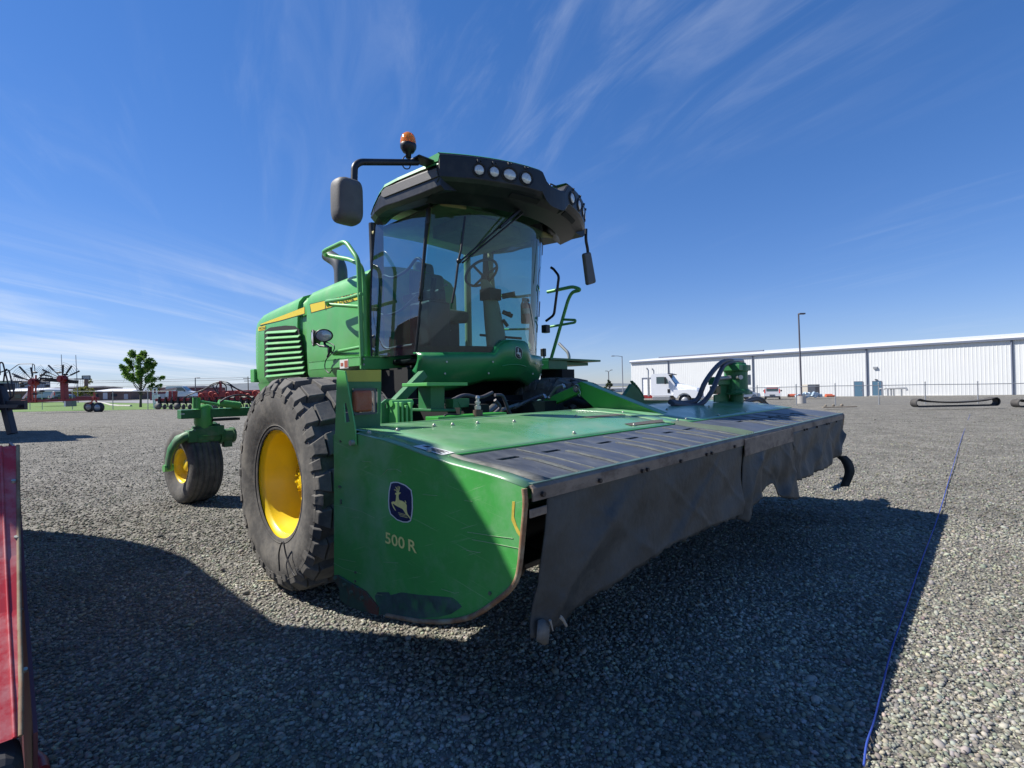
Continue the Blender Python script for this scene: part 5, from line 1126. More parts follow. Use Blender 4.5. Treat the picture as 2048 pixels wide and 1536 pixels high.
m = MB(); m.add([wpt(0, .02, ZB), wpt(0, 30, ZB), wpt(0, 30, ZG), wpt(0, 15, ZG+1.3), wpt(0, .02, ZG)], [(0, 1, 2, 3, 4)]); m.add([wpt(LEN, .02, ZB), wpt(LEN, 30, ZB), wpt(LEN, 30, ZG), wpt(LEN, 15, ZG+1.3), wpt(LEN, .02, ZG)], [(0, 1, 2, 3, 4)]); m.add([wpt(0, 30, ZB), wpt(LEN, 30, ZB), wpt(LEN, 30, ZG), wpt(0, 30, ZG)], [(0, 1, 2, 3)]); m.build('wall', WALLM, WH)
m = MB(); m.loft([[wpt(-.2, -.35, ZG+.55), wpt(LEN, -.35, ZG+.55)], [wpt(-.2, 15, ZG+1.75)] and [wpt(-.2, 15, ZG+1.75), wpt(LEN, 15, ZG+1.75)]], smooth=False)
m.loft([[wpt(-.2, -.35, ZG+.32), wpt(LEN, -.35, ZG+.32)], [wpt(-.2, 15, ZG+1.62), wpt(LEN, 15, ZG+1.62)], [wpt(-.2, 30.3, ZG+.3), wpt(LEN, 30.3, ZG+.3)]], smooth=False)
for k in range(210): q = -.1+.41*k; m.loft([[wpt(q, -.36, ZG+.33), wpt(q+.03, -.36, ZG+.40), wpt(q+.06, -.36, ZG+.33)], [wpt(q, 15, ZG+1.63), wpt(q+.03, 15, ZG+1.69), wpt(q+.06, 15, ZG+1.63)]], smooth=False)
m.build('roof', ROOFM, WH)
rotw = Matrix((wd_, wn, V(0, 0, 1))).transposed()
def wbox(mb, s, d, z, ls, ld, lz): mb.box(wpt(s, d, z), (ls, ld, lz), rotw)
m = MB(); wbox(m, LEN/2-.1, -.26, ZG+.12, LEN, .22, .26); gt = m.build('gutter', TRIM, WH)
m = MB(); wbox(m, LEN/2-.1, -.24, ZG+.40, LEN, .24, .28); m.build('eave_trim', WHITE, WH)
for x in (1338, 1507, 1735, 2026, 2330):
    m = MB(); q = s_at(x); m.bar(wpt(q, -.14, ZB), wpt(q, -.14, ZG), .16, .14); m.build('downspout', TRIM, WH)
DOORM = mat('blue_door', (.060, .135, .20), .45); 
for x0, x1 in ((1709.5, 1725), (1746, 1762.5)):
    a, b = s_at(x0), s_at(x1); m = MB(); wbox(m, (a+b)/2, -.06, ZB+1.13, b-a, .06, 2.26); dr = m.build('door', DOORM, WH)
    m = MB(); wbox(m, a-.04, -.05, ZB+1.16, .08, .10, 2.36); wbox(m, b+.04, -.05, ZB+1.16, .08, .10, 2.36); wbox(m, (a+b)/2, -.05, ZB+2.32, b-a, .10, .08); m.build('door_frame', TRIM, dr)
    m = MB(); wbox(m, b-.12, -.12, ZB+1.05, .08, .06, .12); m.build('door_handle', CHROME, dr)
q = s_at(1753); m = MB(); wbox(m, q, -.12, ZB+2.55, .3, .2, .10); m.build('door_lamp', BLACK, WH)
for x, z in ((1752, 3.3), (1307.5, 3.0)): m = MB(); q = s_at(x); wbox(m, q, -.12, z, .5, .22, .30); m.build('wall_lamp', GALV, WH)
a, b = s_at(1285.5), s_at(1332); m = MB(); wbox(m, a, -.06, ZB+1.95, .26, .1, 3.9); wbox(m, b, -.06, ZB+1.95, .26, .1, 3.9); wbox(m, (a+b)/2, -.06, ZB+3.85, b-a+.2, .1, .24); gd = m.build('garage_frame', TRIM, WH)
m = MB(); [wbox(m, (a+b)/2, -.03, ZB+.30+.6*k, b-a, .04, .57) for k in range(6)]; m.build('garage_door', WHITE, gd)
m = MB(); wbox(m, 14, 6, ZG+1.1, 22, .5, .35); m.build('roof_vent', TRIM, WH)
m = MB(); wbox(m, s_at(1840), -.12, ZB+.05, s_at(1945)-s_at(1730), .2, .3); m.build('plinth', CONC, WH)
for x, h in ((1770, 1.2), (1780, 1.25), (1786.5, 1.25)):
    q = s_at(x); m = MB(); m.tube(fillet([wpt(q, -1.2, ZB), wpt(q, -1.2, ZB+h), wpt(q-.35, -1.2, ZB+h+.05), wpt(q-.35, -1.2, ZB+h-.2)], .12), .09, 8); o = m.build('vent_pipe', GALV); tag(o, {1770: 'single bent grey pipe nearest the right blue door', 1780: 'left of the close pair of bent grey pipes by the warehouse', 1786.5: 'right of the close pair of bent grey pipes by the warehouse'}[x], 'pipe', 'bent pipes by the warehouse wall')
q = s_at(1800); m = MB(); [m.tube([wpt(q+k, -1.3, ZB), wpt(q+k, -1.3, ZB+1.2)], .10, 8) for k in (-.45, .45)]; m.tube([wpt(q-.9, -1.3, ZB+1.25), wpt(q+1.0, -1.3, ZB+1.25), wpt(q+1.1, -1.3, ZB+.9)], .14, 8); o = m.build('gas_meter', GALV); tag(o, 'grey gas meter manifold on two legs beside the warehouse wall', 'gas meter')
# ================================================================= FENCE (right)
FN = thing('chain_link_fence', 'low chain-link fence with thin posts and a top rail in front of the white warehouse', 'fence', gp(1593, 812))
posts = [(1437, 812.5, 773.5), (1515, 812.5, 771), (1593, 812, 769), (1671, 811.5, 767), (1758, 811, 766), (1851, 810.5, 764), (1956, 810, 763), (2070, 809.5, 761)]
FYd = 37.0
fpos = []
for i, (x, yb, yt) in enumerate(posts):
    Yd = 39.5-i*1.0; B = wp(x, yb, Y=Yd); T = wp(x-1, yt, Y=Yd); B.z = min(B.z, gdrop(B.x, B.y)); fpos.append((B, T)); m = MB(); m.cyl(B, T, .035, 8); m.sphere(T, .05, 6); m.build('post', GALV, FN)
m = MB(); m.tube([T-V(0, 0, .17) for B, T in fpos], .028, 6); m.build('top_rail', GALV, FN)
MESHM = bpy.data.materials.new('wire_mesh'); MESHM.use_nodes = True; t = MESHM.node_tree; [t.nodes.remove(n_) for n_ in list(t.nodes)]
o_ = t.nodes.new('ShaderNodeOutputMaterial'); a_ = t.nodes.new('ShaderNodeBsdfTransparent'); b_ = t.nodes.new('ShaderNodeBsdfDiffuse'); b_.inputs[0].default_value = (.35, .36, .37, 1); x_ = t.nodes.new('ShaderNodeMixShader'); x_.inputs[0].default_value = .07; t.links.new(a_.outputs[0], x_.inputs[1]); t.links.new(b_.outputs[0], x_.inputs[2]); t.links.new(x_.outputs[0], o_.inputs[0])
m = MB(); m.loft([[B for B, T in fpos], [T-V(0, 0, .17) for B, T in fpos]], smooth=False); m.build('wire_mesh', MESHM, FN)
# ================================================================= POLES
def pole(name, x, ytop, ybase, Yd, r, label, mt, arms=(), base=False, cat='light pole'):
    B = wp(x[0] if isinstance(x, tuple) else x, ybase, Y=Yd); T = wp(x[1] if isinstance(x, tuple) else x, ytop, Y=Yd); t_ = thing(name, label, cat, B)
    m = MB(); m.tube([B+V(0, 0, .0), T], r, 8, r2=r*.8); m.build('pole', mt, t_)
    for (xa, ya, hd) in arms:
        E_ = wp(xa, ya, Y=Yd-.3); m = MB(); m.tube([T-V(0, 0, .05), (T+E_)/2+V(0, 0, .03), E_], r*.5, 6); m.build('arm', mt, t_)
        if hd: m = MB(); d_ = (E_-T).normalized(); m.box(E_, (.55 if hd > 1 else .5, .3, .12)); m.build('lamp_head', mt, t_, bevel=.03)
    if base: m = MB(); c_ = wp(1604, 805, Y=Yd); m.cyl(V(B.x, B.y, c_.z-.2), V(B.x, B.y, wp(1604, 792, Y=Yd).z), .33, 20); m.build('concrete_base', CONC, t_, bevel=.02)
    return t_
DPOLE = mat('dark_pole', (.085, .080, .095), .5)
pole('light_pole', (1603.5, 1597), 627, 806, 42.8, .075, 'tall dark light pole on a white concrete base behind the fence', DPOLE, ((1603.5, 627.5, 1),), True)
pole('street_lamp', (1246, 1244), 712.5, 790, 75, .085, 'slim pale street lamp with one arm left of the warehouse', GALV, ((1226, 712, 1),))
pole('street_lamp', (1218.5, 1217), 743, 790, 120, .12, 'small dark twin-headed street lamp standing behind the conical shrub', DPOLE, ((1212.5, 742, 1), (1223, 740, 1)))
pole('light_pole', (391, 390.5), 755.5, 800, 95, .10, 'grey light pole with one short arm behind the red planter', DPOLE, ((397, 755.8, 1),))
tp_ = pole('utility_pole', (497, 496), 753, 800, 170, .16, 'wooden utility pole with crossarms left of the green hood', mat('pole_wood', (.09, .07, .055), .9), cat='utility pole')
for (y0, hw) in ((757, 3.2), (762, 2.6)): m = MB(); c_ = wp(496, y0, Y=169.8); m.box(c_, (hw*1.0, .15, .18)); m.build('crossarm', MATS['pole_wood'], tp_)
for k, (dy, col_) in enumerate(((754, 0), (758, 0), (766, 0))):
    m = MB(); m.tube([wp(-300, dy+14, Y=170), wp(180, dy+8, Y=170.2), wp(330, dy+5, Y=170), wp(496, dy+1, Y=170)], .05, 4); o = m.build('power_line', DPOLE); tag(o, ('highest', 'middle', 'lowest')[k]+' of the three power lines running left from the utility pole', 'power line', 'power lines at the left')
for (xb, xt, yt, lb_) in ((126.5, 122.5, 709, 'left of the two thin bare masts above the rotary rake'), (156, 151.5, 710, 'right of the two thin bare masts above the rotary rake')):
    B = wp(xb, 797, Y=47); m = MB(); m.tube([B-V(0, 0, .4), wp(xt, yt, Y=47)], .04, 6, r2=.025); o = m.build('mast', GALV); tag(o, lb_, 'mast', 'thin masts')
# ================================================================= TREES
def leafy(name, label, c, R0, H, seed, nleaf, lsz, trunk_r, trunk_h, mt, cone=False, group=None, upright=False):
    """tapered trunk, limbs, and leaf-sized faces clustered on twigs"""
    rr = random.Random(seed); t_ = thing(name, label, 'tree' if trunk_h > .3 else 'shrub', c, group=group)
    c = Vector(c); m = MB(); top = c+V(rr.uniform(-.1, .1)*R0, 0, trunk_h+(H-trunk_h)*.72); m.tube(smooth_path([c, c+V(.02*R0, 0, trunk_h), (c+V(0, 0, trunk_h)+top)/2+V(rr.uniform(-.1, .1)*R0, 0, 0), top], 4), trunk_r, 8, r2=trunk_r*.2)
    tips = []; nl = (48 if upright else 34) if H > 5 else 16
    for i in range(nl):
        t = (i+rr.random())/nl; z0 = trunk_h+(H-trunk_h)*t*.70; a = rr.uniform(0, 6.283); k = (1-t)*1.0 if cone else math.sin(math.pi*min(1, .25+t*.72))**.6
        k = (math.sin(math.pi*min(1, .30+t*.62))**.7*(1.05-.45*t)) if upright else k; rad = R0*k*rr.uniform(.50, 1.12); lift = ((H-z0)*rr.uniform(.18, .42) if not cone else .1*H*rr.random()) if not upright else (H-z0)*rr.uniform(.22, .70)*(1.15-.5*rad/R0)
        S = c+V(0, 0, z0); E_ = S+V(rad*math.cos(a), rad*math.sin(a), lift); M_ = (S+E_)/2+V(rr.uniform(-.15, .15), rr.uniform(-.15, .15), -.05)*R0*.5
        m.tube([S, M_, E_], trunk_r*.28, 5, r2=trunk_r*.06)
        for j in range(7): q = .35+.65*rr.random(); tips.append((M_.lerp(E_, q), (rad*.18+.10*R0*rr.random()) if not upright else .04*R0+.11*R0*rr.random()*(1.2-q), (E_-S).normalized()))
    m.build('trunk', BARK, t_)
    m = MB(); 
    for i in range(nleaf):
        p0, sp_, dr_ = rr.choice(tips); p = p0+V(rr.gauss(0, 1), rr.gauss(0, 1), rr.gauss(0, .9))*sp_*.62
        n_ = V(rr.gauss(0, 1), rr.gauss(0, 1), rr.gauss(0, 1)+.5).normalized(); x = n_.orthogonal().normalized()*lsz*rr.uniform(.6, 1.3); y = n_.cross(x).normalized()*lsz*rr.uniform(.4, .9)
        m.add([p-x, p+y, p+x, p-y], [(0, 1, 2, 3)], mi=0 if rr.random() < .6 else 1)
    m.build('crown', mt, t_); return t_
BARK = mat('tree_bark', (.09, .075, .06), .95, var=.2)
def leafm(n_, col):
    m = mat(n_, col, .6, var=.3, vs=1.5); t = m.node_tree; b = t.nodes['Principled BSDF']; tl = t.nodes.new('ShaderNodeBsdfTranslucent'); tl.inputs[0].default_value = (col[0]*1.3, col[1]*1.3, col[2]*.8, 1)
    mx = t.nodes.new('ShaderNodeMixShader'); mx.inputs[0].default_value = .42; t.links.new(b.outputs[0], mx.inputs[1]); t.links.new(tl.outputs[0], mx.inputs[2]); t.links.new(mx.outputs[0], t.nodes['Material Output'].inputs[0]); return m
LF = [leafm('leaf_green', (.15, .27, .05)), leafm('leaf_dark_green', (.075, .15, .03))]
LP = [leafm('needle_green', (.045, .065, .03)), leafm('needle_dark', (.025, .04, .02))]
LO = [leafm('olive_leaf', (.16, .17, .05)), leafm('olive_leaf_dark', (.10, .11, .035))]
B = gp(281, 814.5); kpx = B.y/FOC
leafy('maple_tree', 'single leafy green tree with an upright crown standing on the grass strip', B, 44*kpx, 128*kpx, 5, 10500, .11, .15, 20*kpx, LF, upright=True)
leafy('conifer', 'small dark conical shrub below the twin street lamp', wp(1218, 788, Y=100), 1.6, 3.5, 8, 900, .16, .12, .3, LP, cone=True)
leafy('conifer', 'tip of a narrow conifer seen just above the far tyre', wp(1149, 790, Y=120), 1.2, 4.0, 9, 500, .16, .10, .3, LP, cone=True)
leafy('shrub_tree', 'olive-green bushy tree in front of the dark building on the left', wp(170, 800, Y=120), 2.2, 3.6, 10, 1500, .22, .08, .5, LO)
leafy('shrub_tree', 'small bare-topped bush on the skyline beside the billboard', wp(176, 792, Y=150), 1.2, 6.0, 12, 260, .22, .08, 3.0, LO)
# ================================================================= LEFT BUILDINGS
BRK = mat('brown_brick', (.15, .10, .085), .9, var=.2, vs=.4); ROOFD = mat('dark_roof', (.05, .05, .06), .7); PALE = mat('pale_fascia', (.55, .56, .58), .6); WIND = mat('window_dark', (.04, .05, .06), .15); GRYB = mat('grey_cladding', (.35, .36, .38), .7)
def building(name, label, x0, x1, ytop, ybase, Yd, mt, roofh=.0, roofm=None, wins=(), depth=14, over=.4):
    a = wp(x0, ybase, Y=Yd); b = wp(x1, ybase, Y=Yd); zt = wp((x0+x1)/2, ytop, Y=Yd).z; zb = min(a.z, b.z); t_ = thing(name, label, 'building', ((a.x+b.x)/2, Yd, zb))
    m = MB(); m.b2((a.x, Yd, zb), (b.x, Yd+depth, zt)); w_ = m.build('wall', mt, t_)
    if roofh: m = MB(); m.add([V(a.x-over, Yd-over, zt), V(b.x+over, Yd-over, zt), V(b.x+over, Yd+depth+over, zt), V(a.x-over, Yd+depth+over, zt), V(a.x+1, Yd+depth/2, zt+roofh), V(b.x-1, Yd+depth/2, zt+roofh)], [(0, 1, 5, 4), (1, 2, 5), (2, 3, 4, 5), (3, 0, 4), (0, 3, 2, 1)]); m.build('roof', roofm or ROOFD, t_)
    for (wx0, wx1, wy0, wy1, wm) in wins:
        p = wp(wx0, wy0, Y=Yd-.05); q = wp(wx1, wy1, Y=Yd-.05); m = MB(); m.b2((p.x, Yd-.08, q.z), (q.x, Yd-.02, p.z)); m.build('window', wm, t_)
    return t_
building('brick_building', 'long low brown brick building with a pale roof edge behind the grass', 178, 262, 783, 799.5, 150, BRK, .9, PALE, ((206, 215, 785.5, 798.5, PALE), (192, 197, 788, 798, WIND), (222, 234, 788, 793, WIND), (248, 256, 788, 798.5, GRYB)))
building('brick_building', 'reddish low building with a pale band at the far left edge', -160, 70, 784, 803, 130, mat('maroon_brick', (.17, .085, .085), .9, var=.2, vs=.4), .8, PALE, ((-60, -30, 788, 798, WIND), (30, 42, 789, 796, WIND)))
building('grey_building', 'pale grey box-shaped building at the left edge', -60, 20, 762, 785, 160, GRYB, .3, PALE)
building('dark_building', 'darker brown building with a black flat roof behind the rake', 96, 180, 776, 800, 165, mat('mixed_brick', (.13, .10, .09), .9, var=.3, vs=.5), .6, ROOFD, ((138, 150, 783, 790, WIND), (154, 162, 785, 796, GRYB), (102, 118, 779, 786, WIND)))
building('shed', 'maroon shed with a grey lower wall right of the tree', 300, 378, 776, 799, 110, mat('maroon_siding', (.15, .05, .06), .8, var=.1), .5, ROOFD, ((312, 352, 788, 799, GRYB),))
building('low_building', 'very low far building strip behind the planter', 380, 520, 783, 790, 300, mat('tan_wall', (.32, .27, .22), .8, var=.3, vs=.1), .6, ROOFD)
building('low_building', 'pale low buildings on the horizon left of the warehouse', 1166, 1262, 777, 783, 190, PALE, .3, GRYB)
m = MB(); t_ = thing('billboard', 'small billboard on a post above the dark building', 'billboard', wp(171, 775, Y=140)); a = wp(165, 751.5, Y=140); b = wp(181, 758.5, Y=140); m.b2((a.x, 139.9, b.z), (b.x, 140.1, a.z)); m.build('panel', GRYB, t_); m = MB(); m.cyl(wp(172, 790, Y=140), wp(172.5, 758, Y=140), .45, 8); m.build('post', BRK, t_)
m = MB()
for q0, q1 in ((a, V(b.x, 0, a.z)), (V(a.x, 0, b.z), b), (a, V(a.x, 0, b.z)), (V(b.x, 0, a.z), b)): m.bar((q0.x, 139.85, q0.z), (q1.x, 139.85, q1.z), .12, .12)
m.build('frame', ROOFD, t_)
# left fence posts and small kiosk, white barrel stake
FL = thing('wire_fence', 'thin wire fence along the back edge of the grass strip', 'fence', gp(226, 820))
for x in (60, 84.5, 145, 226, 296, 345): 
    m = MB(); B = gp(x, 819.5); m.cyl(B, V(B.x, B.y, wp(x, 781.5, Y=B.y).z), .035, 6); m.build('post', GALV, FL)
m = MB(); m.tube([V(gp(x, 819.5).x, gp(x, 819.5).y, wp(x, 782.5, Y=gp(x, 819.5).y).z) for x in (60, 145, 226, 296, 345)], .02, 5); m.build('top_wire', GALV, FL)
KY = 49.0; a = wp(131, 800.5, Y=KY); b = wp(143, 813, Y=KY); kz = b.z; m = MB(); m.b2((a.x, KY, kz), (b.x, KY+.6, a.z)); t_ = thing('utility_cabinet', 'green-grey utility cabinet with a white left edge standing on the grass', 'cabinet', (a.x, KY, kz)); m.build('body', mat('cabinet_grey', (.13, .16, .15), .5), t_, bevel=.02); m = MB(); m.b2((a.x-.12, KY-.02, kz), (a.x+.02, KY+.6, a.z+.03)); m.build('side_panel', WHITE, t_)
# ================================================================= VEHICLES
def wheelp(t_, c, r, w, name='wheel', ax='y'):
    m = MB(); m.lathe([(-w/2, r*.6), (-w/2, r*.93), (-w*.35, r), (w*.35, r), (w/2, r*.93), (w/2, r*.6)], c, ax, 24); ty = m.build(name, RUBB2, t_); m = MB(); m.lathe([(-w/2-.005, .001), (-w/2-.005, r*.55), (-w*.3, r*.62), (w*.3, r*.62), (w/2+.005, r*.55), (w/2+.005, .001)], c, ax, 18); m.build('rim', GALV, ty); return ty
def semi():
    # coordinates: x forward (right in the photo), z up, built at the origin then placed
    t_ = thing('semi_truck', 'white semi truck tractor parked in front of the warehouse garage door', 'truck', (0, 0, 0))
    hw = 1.05
    m = MB(); m.loft([[V(x, s*k, z) for (x, z) in ((-1.1, .95), (-1.1, 2.75), (-.95, 2.9), (.15, 2.92), (.42, 2.80), (.95, 1.98), (1.0, .95))] for s, k in ((-1, hw), (-1, hw-.001), (1, hw-.001), (1, hw))], closed=True, cap=True, smooth=False); cab_ = m.build('cab', WHITE, t_, bevel=.05)
    m = MB(); secs = []
    for x, z, w in ((.85, 2.02, 1.0), (1.5, 1.93, .98), (2.2, 1.75, .92), (2.75, 1.58, .82), (2.95, 1.42, .75), (3.0, .9, .75)):
        secs.append([V(x, -w-.04, .95 if x < 2.9 else .7), V(x, -w, z-.25), V(x, -w*.72, z), V(x, w*.72, z), V(x, w, z-.25), V(x, w+.04, .95 if x < 2.9 else .7)])
    m.loft(secs, cap=True, smooth=False); m.build('bonnet', WHITE, t_, bevel=.04)
    for s in (-1, 1):
        m = MB(); q = [(1.55+.62*math.cos(a), .50+.62*math.sin(a)) for a in [math.pi*i/12 for i in range(13)]]; m.prism([(p[0]*1.0, p[1]) for p in q]+[(.7, .45), (.75, 1.2), (1.5, 1.5), (2.5, 1.4), (2.95, 1.1), (2.95, .55), (2.2, .5)][::-1], s*1.06, s*1.16, 'v') if False else None
        m.prism([(.80, 1.0), (.9, 1.45), (2.6, 1.45), (3.0, 1.2), (3.02, .72), (2.42, .72)]+[(1.78+.64*math.cos(a), .52+.64*math.sin(a)) for a in [math.pi*(.10+.80*i/10) for i in range(11)]]+[(1.0, .78)], s*.96, s*1.17, 'v'); m.build('fender', WHITE, t_, bevel=.03)
        m = MB(); m.prism([(-.62, 2.02), (-.62, 2.62), (.08, 2.62), (.30, 2.45), (.45, 2.02)], s*1.045, s*1.062, 'v'); m.build('side_window', CARGL, t_)
        m = MB(); m.box((.22, s*1.28, 2.28), (.12, .24, .62)); m.bar((.2, s*1.05, 2.55), (.22, s*1.28, 2.5), .03, .03); m.build('mirror', BLACK, t_, bevel=.03)
        m = MB(); m.cyl((-1.35, s*.95, .9), (-1.35, s*.95, 2.55), .11, 12); m.tube([V(-1.35, s*.95, 2.5), V(-1.35, s*.95, 3.25), V(-1.5, s*.95, 3.45)], .06, 8); m.build('exhaust_stack', CHROME, t_)
        m = MB(); m.box((2.72, s*.98, 1.02), (.35, .16, .22)); m.build('headlight', LENS, t_, bevel=.03)
        wheelp(t_, (1.78, s*.92, .52), .52, .28)
        for x in (-3.0, -4.3): wheelp(t_, (x, s*.85, .52), .52, .5)
    m = MB(); m.add([V(.44, -.9, 2.76), V(.44, .9, 2.76), V(.96, .92, 2.02), V(.96, -.92, 2.02)], [(0, 1, 2, 3)]); m.build('windscreen', CARGL, t_, solid=.04); m = MB(); m.box((.55, 0, 2.86), (.42, 1.9, .06), Matrix.Rotation(.28, 3, 'Y')); m.build('sun_visor', BLACK, t_)
    m = MB(); m.box((3.03, 0, 1.2), (.06, 1.1, .75)); m.build('grille', mat('blue_grille', (.06, .07, .16), .4), t_); m = MB(); m.box((3.05, 0, .62), (.25, 2.2, .3)); m.build('bumper', CHROME, t_, bevel=.04)
    m = MB(); m.box((-2.3, -.4, .85), (4.6, .12, .28)); m.box((-2.3, .4, .85), (4.6, .12, .28)); m.box((-3.6, 0, 1.05), (1.0, .9, .12)); m.build('chassis_frame', REDI, t_); m = MB(); m.box((-.2, -1.0, .7), (1.6, .35, .45)); m.box((-.2, 1.0, .7), (1.6, .35, .45)); m.build('fuel_tank', CHROME, t_, bevel=.08)
    m = MB(); m.box((.45, -1.065, 1.35), (.22, .02, .34)); m.build('side_vent', BLACK, t_, bevel=.01); return t_
sem = semi(); SY = 46.0; P0 = wp(1290, 806, Y=SY); P1 = wp(1390, 806, Y=SY); sem.location = (wp(1309, 800, Y=SY).x+1.1, SY, wp(1340, 811.5, Y=SY).z); sem.rotation_euler = (0, 0, R(-30))
def van(name, label, cat_, col, L_=4.4, H_=1.85, hw=.9, rear_text=True):
    t_ = thing(name, label, cat_, (0, 0, 0)); cm = mat('vehicle_'+cat_, col, .35, coat=.4)
    m = MB(); prof = [(-L_/2, .35), (-L_/2, H_-.25), (-L_/2+.15, H_), (L_/2-1.75, H_), (L_/2-1.0, H_*.62), (L_/2-.1, H_*.5), (L_/2, .35)]
    m.loft([[V(x, s*hw*(1 if z < H_*.62 else k), z) for x, z in prof] for s, k in ((-1, .90), (1, .90))], closed=True, cap=True, smooth=False); m.build('body', cm, t_, bevel=.08, seg=3)
    m = MB(); m.box((-L_/2-.01, 0, H_*.70), (.03, hw*1.45, H_*.2)); m.build('rear_window', CARGL, t_, bevel=.02)
    m = MB(); m.box((-L_/2-.015, 0, .62), (.03, .6, .14)); m.box((-L_/2-.03, 0, .40), (.1, hw*1.9, .18)); m.build('rear_bumper', BLACK, t_, bevel=.02)
    for s in (-1, 1):
        m = MB(); m.box((-L_/2+.02, s*(hw-.08), H_*.6), (.08, .12, .5)); m.build('tail_light', REDX, t_, bevel=.02)
        m = MB(); m.prism([(L_/2-2.6, H_*.62), (L_/2-2.6, H_*.88), (L_/2-1.75, H_*.88), (L_/2-1.15, H_*.62)], s*(hw*.96), s*(hw*.975), 'v'); m.build('side_window', CARGL, t_)
        for x in (-L_/2+.85, L_/2-.85): wheelp(t_, (x, s*(hw-.1), .32), .32, .2)
        m = MB(); m.box((L_/2-1.3, s*(hw+.1), H_*.6), (.12, .2, .18)); m.build('mirror', BLACK, t_, bevel=.02)
    m = MB(); m.quad(V(L_/2-1.70, -hw*.8, H_*.96), V(L_/2-1.70, hw*.8, H_*.96), V(L_/2-.98, hw*.84, H_*.66), V(L_/2-.98, -hw*.84, H_*.66)); m.build('windscreen', CARGL, t_, solid=.05)
    return t_
vn = van('delivery_van', 'small white van with a faded red band on its back doors', 'van', (.70, .70, .71)); VY = 64
vn.location = (wp(1555, 798, Y=VY).x, VY+1.2, wp(1555, 799.5, Y=VY).z); vn.rotation_euler = (0, 0, R(62))
m = MB(); m.box((-2.22, 0, 1.52), (.02, 1.2, .22)); o = m.build('lettering_band', mat('faded_red_print', (.5, .22, .22), .5), vn)
cr = van('parked_car', 'white car mostly hidden behind the hydraulic motor', 'car', (.70, .72, .72), 4.6, 1.5, .9); cr.location = (wp(1478, 797, Y=62).x, 62, wp(1478, 799.5, Y=62).z); cr.rotation_euler = (0, 0, R(8))
def car(name, label, x, yb, Yd, col, rz, L_=4.5, H_=1.45): c_ = van(name, label, 'car', col, L_, H_, .88); c_.location = (wp(x, yb, Y=Yd).x, Yd, wp(x, yb, Y=Yd).z); c_.rotation_euler = (0, 0, R(rz)); return c_
MATS.pop('vehicle_car'); car('parked_car', 'blue-grey car behind the first rake rotor', 92, 800, 75, (.20, .27, .33), 175)
MATS.pop('vehicle_car'); car('parked_car', 'dark car parked behind the tall red rake post', 112, 800, 80, (.06, .07, .09), 5)
MATS.pop('vehicle_van', None); pk = van('box_truck', 'white truck cab showing above the red planter', 'truck', (.62, .64, .66), 4.2, 2.1, .9); pk.location = (wp(364, 797, Y=85).x, 85, wp(366, 797, Y=85).z); pk.rotation_euler = (0, 0, R(10))
# ================================================================= YARD OBJECTS (right)
BY = 64.0; a = wp(1615, 769, Y=BY); b = wp(1640, 794, Y=BY); t_ = thing('storage_locker', 'beige storage locker, shade painted dark on its right side, against the warehouse', 'locker', (a.x, BY, b.z)); m = MB(); m.b2((a.x, BY, b.z), (b.x, BY+1.6, a.z)); m.build('body', mat('beige_steel', (.42, .39, .33), .7), t_, bevel=.02)
m = MB(); m.b2((b.x-.55, BY-.03, b.z+.1), (b.x-.12, BY-.0, a.z-.1)); m.build('door', mat('shaded_beige', (.2, .18, .15), .7), t_)  # dark panel paints the shade on the locker's right
m = MB(); rr = random.Random(3); c_ = wp(1622, 793, Y=61)
for i in range(26): p = c_+V(rr.uniform(-1.6, 1.3), rr.uniform(-.4, .4), rr.uniform(.0, .4)); m.box(p, (rr.uniform(.2, .6), .3, rr.uniform(.08, .3)), Matrix.Rotation(rr.uniform(-.5, .5), 3, 'Y'))
o = m.build('wrapped_pallet_goods', mat('blue_white_wrap', (.42, .52, .60), .5, var=.4, vs=3)); tag(o, 'low heap of pale blue wrapped goods beside the dark light pole', 'goods')
for x0, x1, lb_ in ((1577, 1601, 'longer orange tube stack right behind the white van'), (1652, 1670, 'shorter orange tube stack right of the beige locker')):
    m = MB(); a = wp(x0, 794, Y=63); b = wp(x1, 794, Y=63)
    for k in range(3): m.cyl((a.x+.1*k, 63+.25*k, a.z+.12+.12*(k == 1)), (b.x-.2*k, 63+.25*k, a.z+.12+.12*(k == 1)), .13, 8)
    o = m.build('orange_tubes', mat('orange_plastic', (.62, .13, .05), .5)); tag(o, lb_, 'tubes', 'orange tubes by the warehouse')
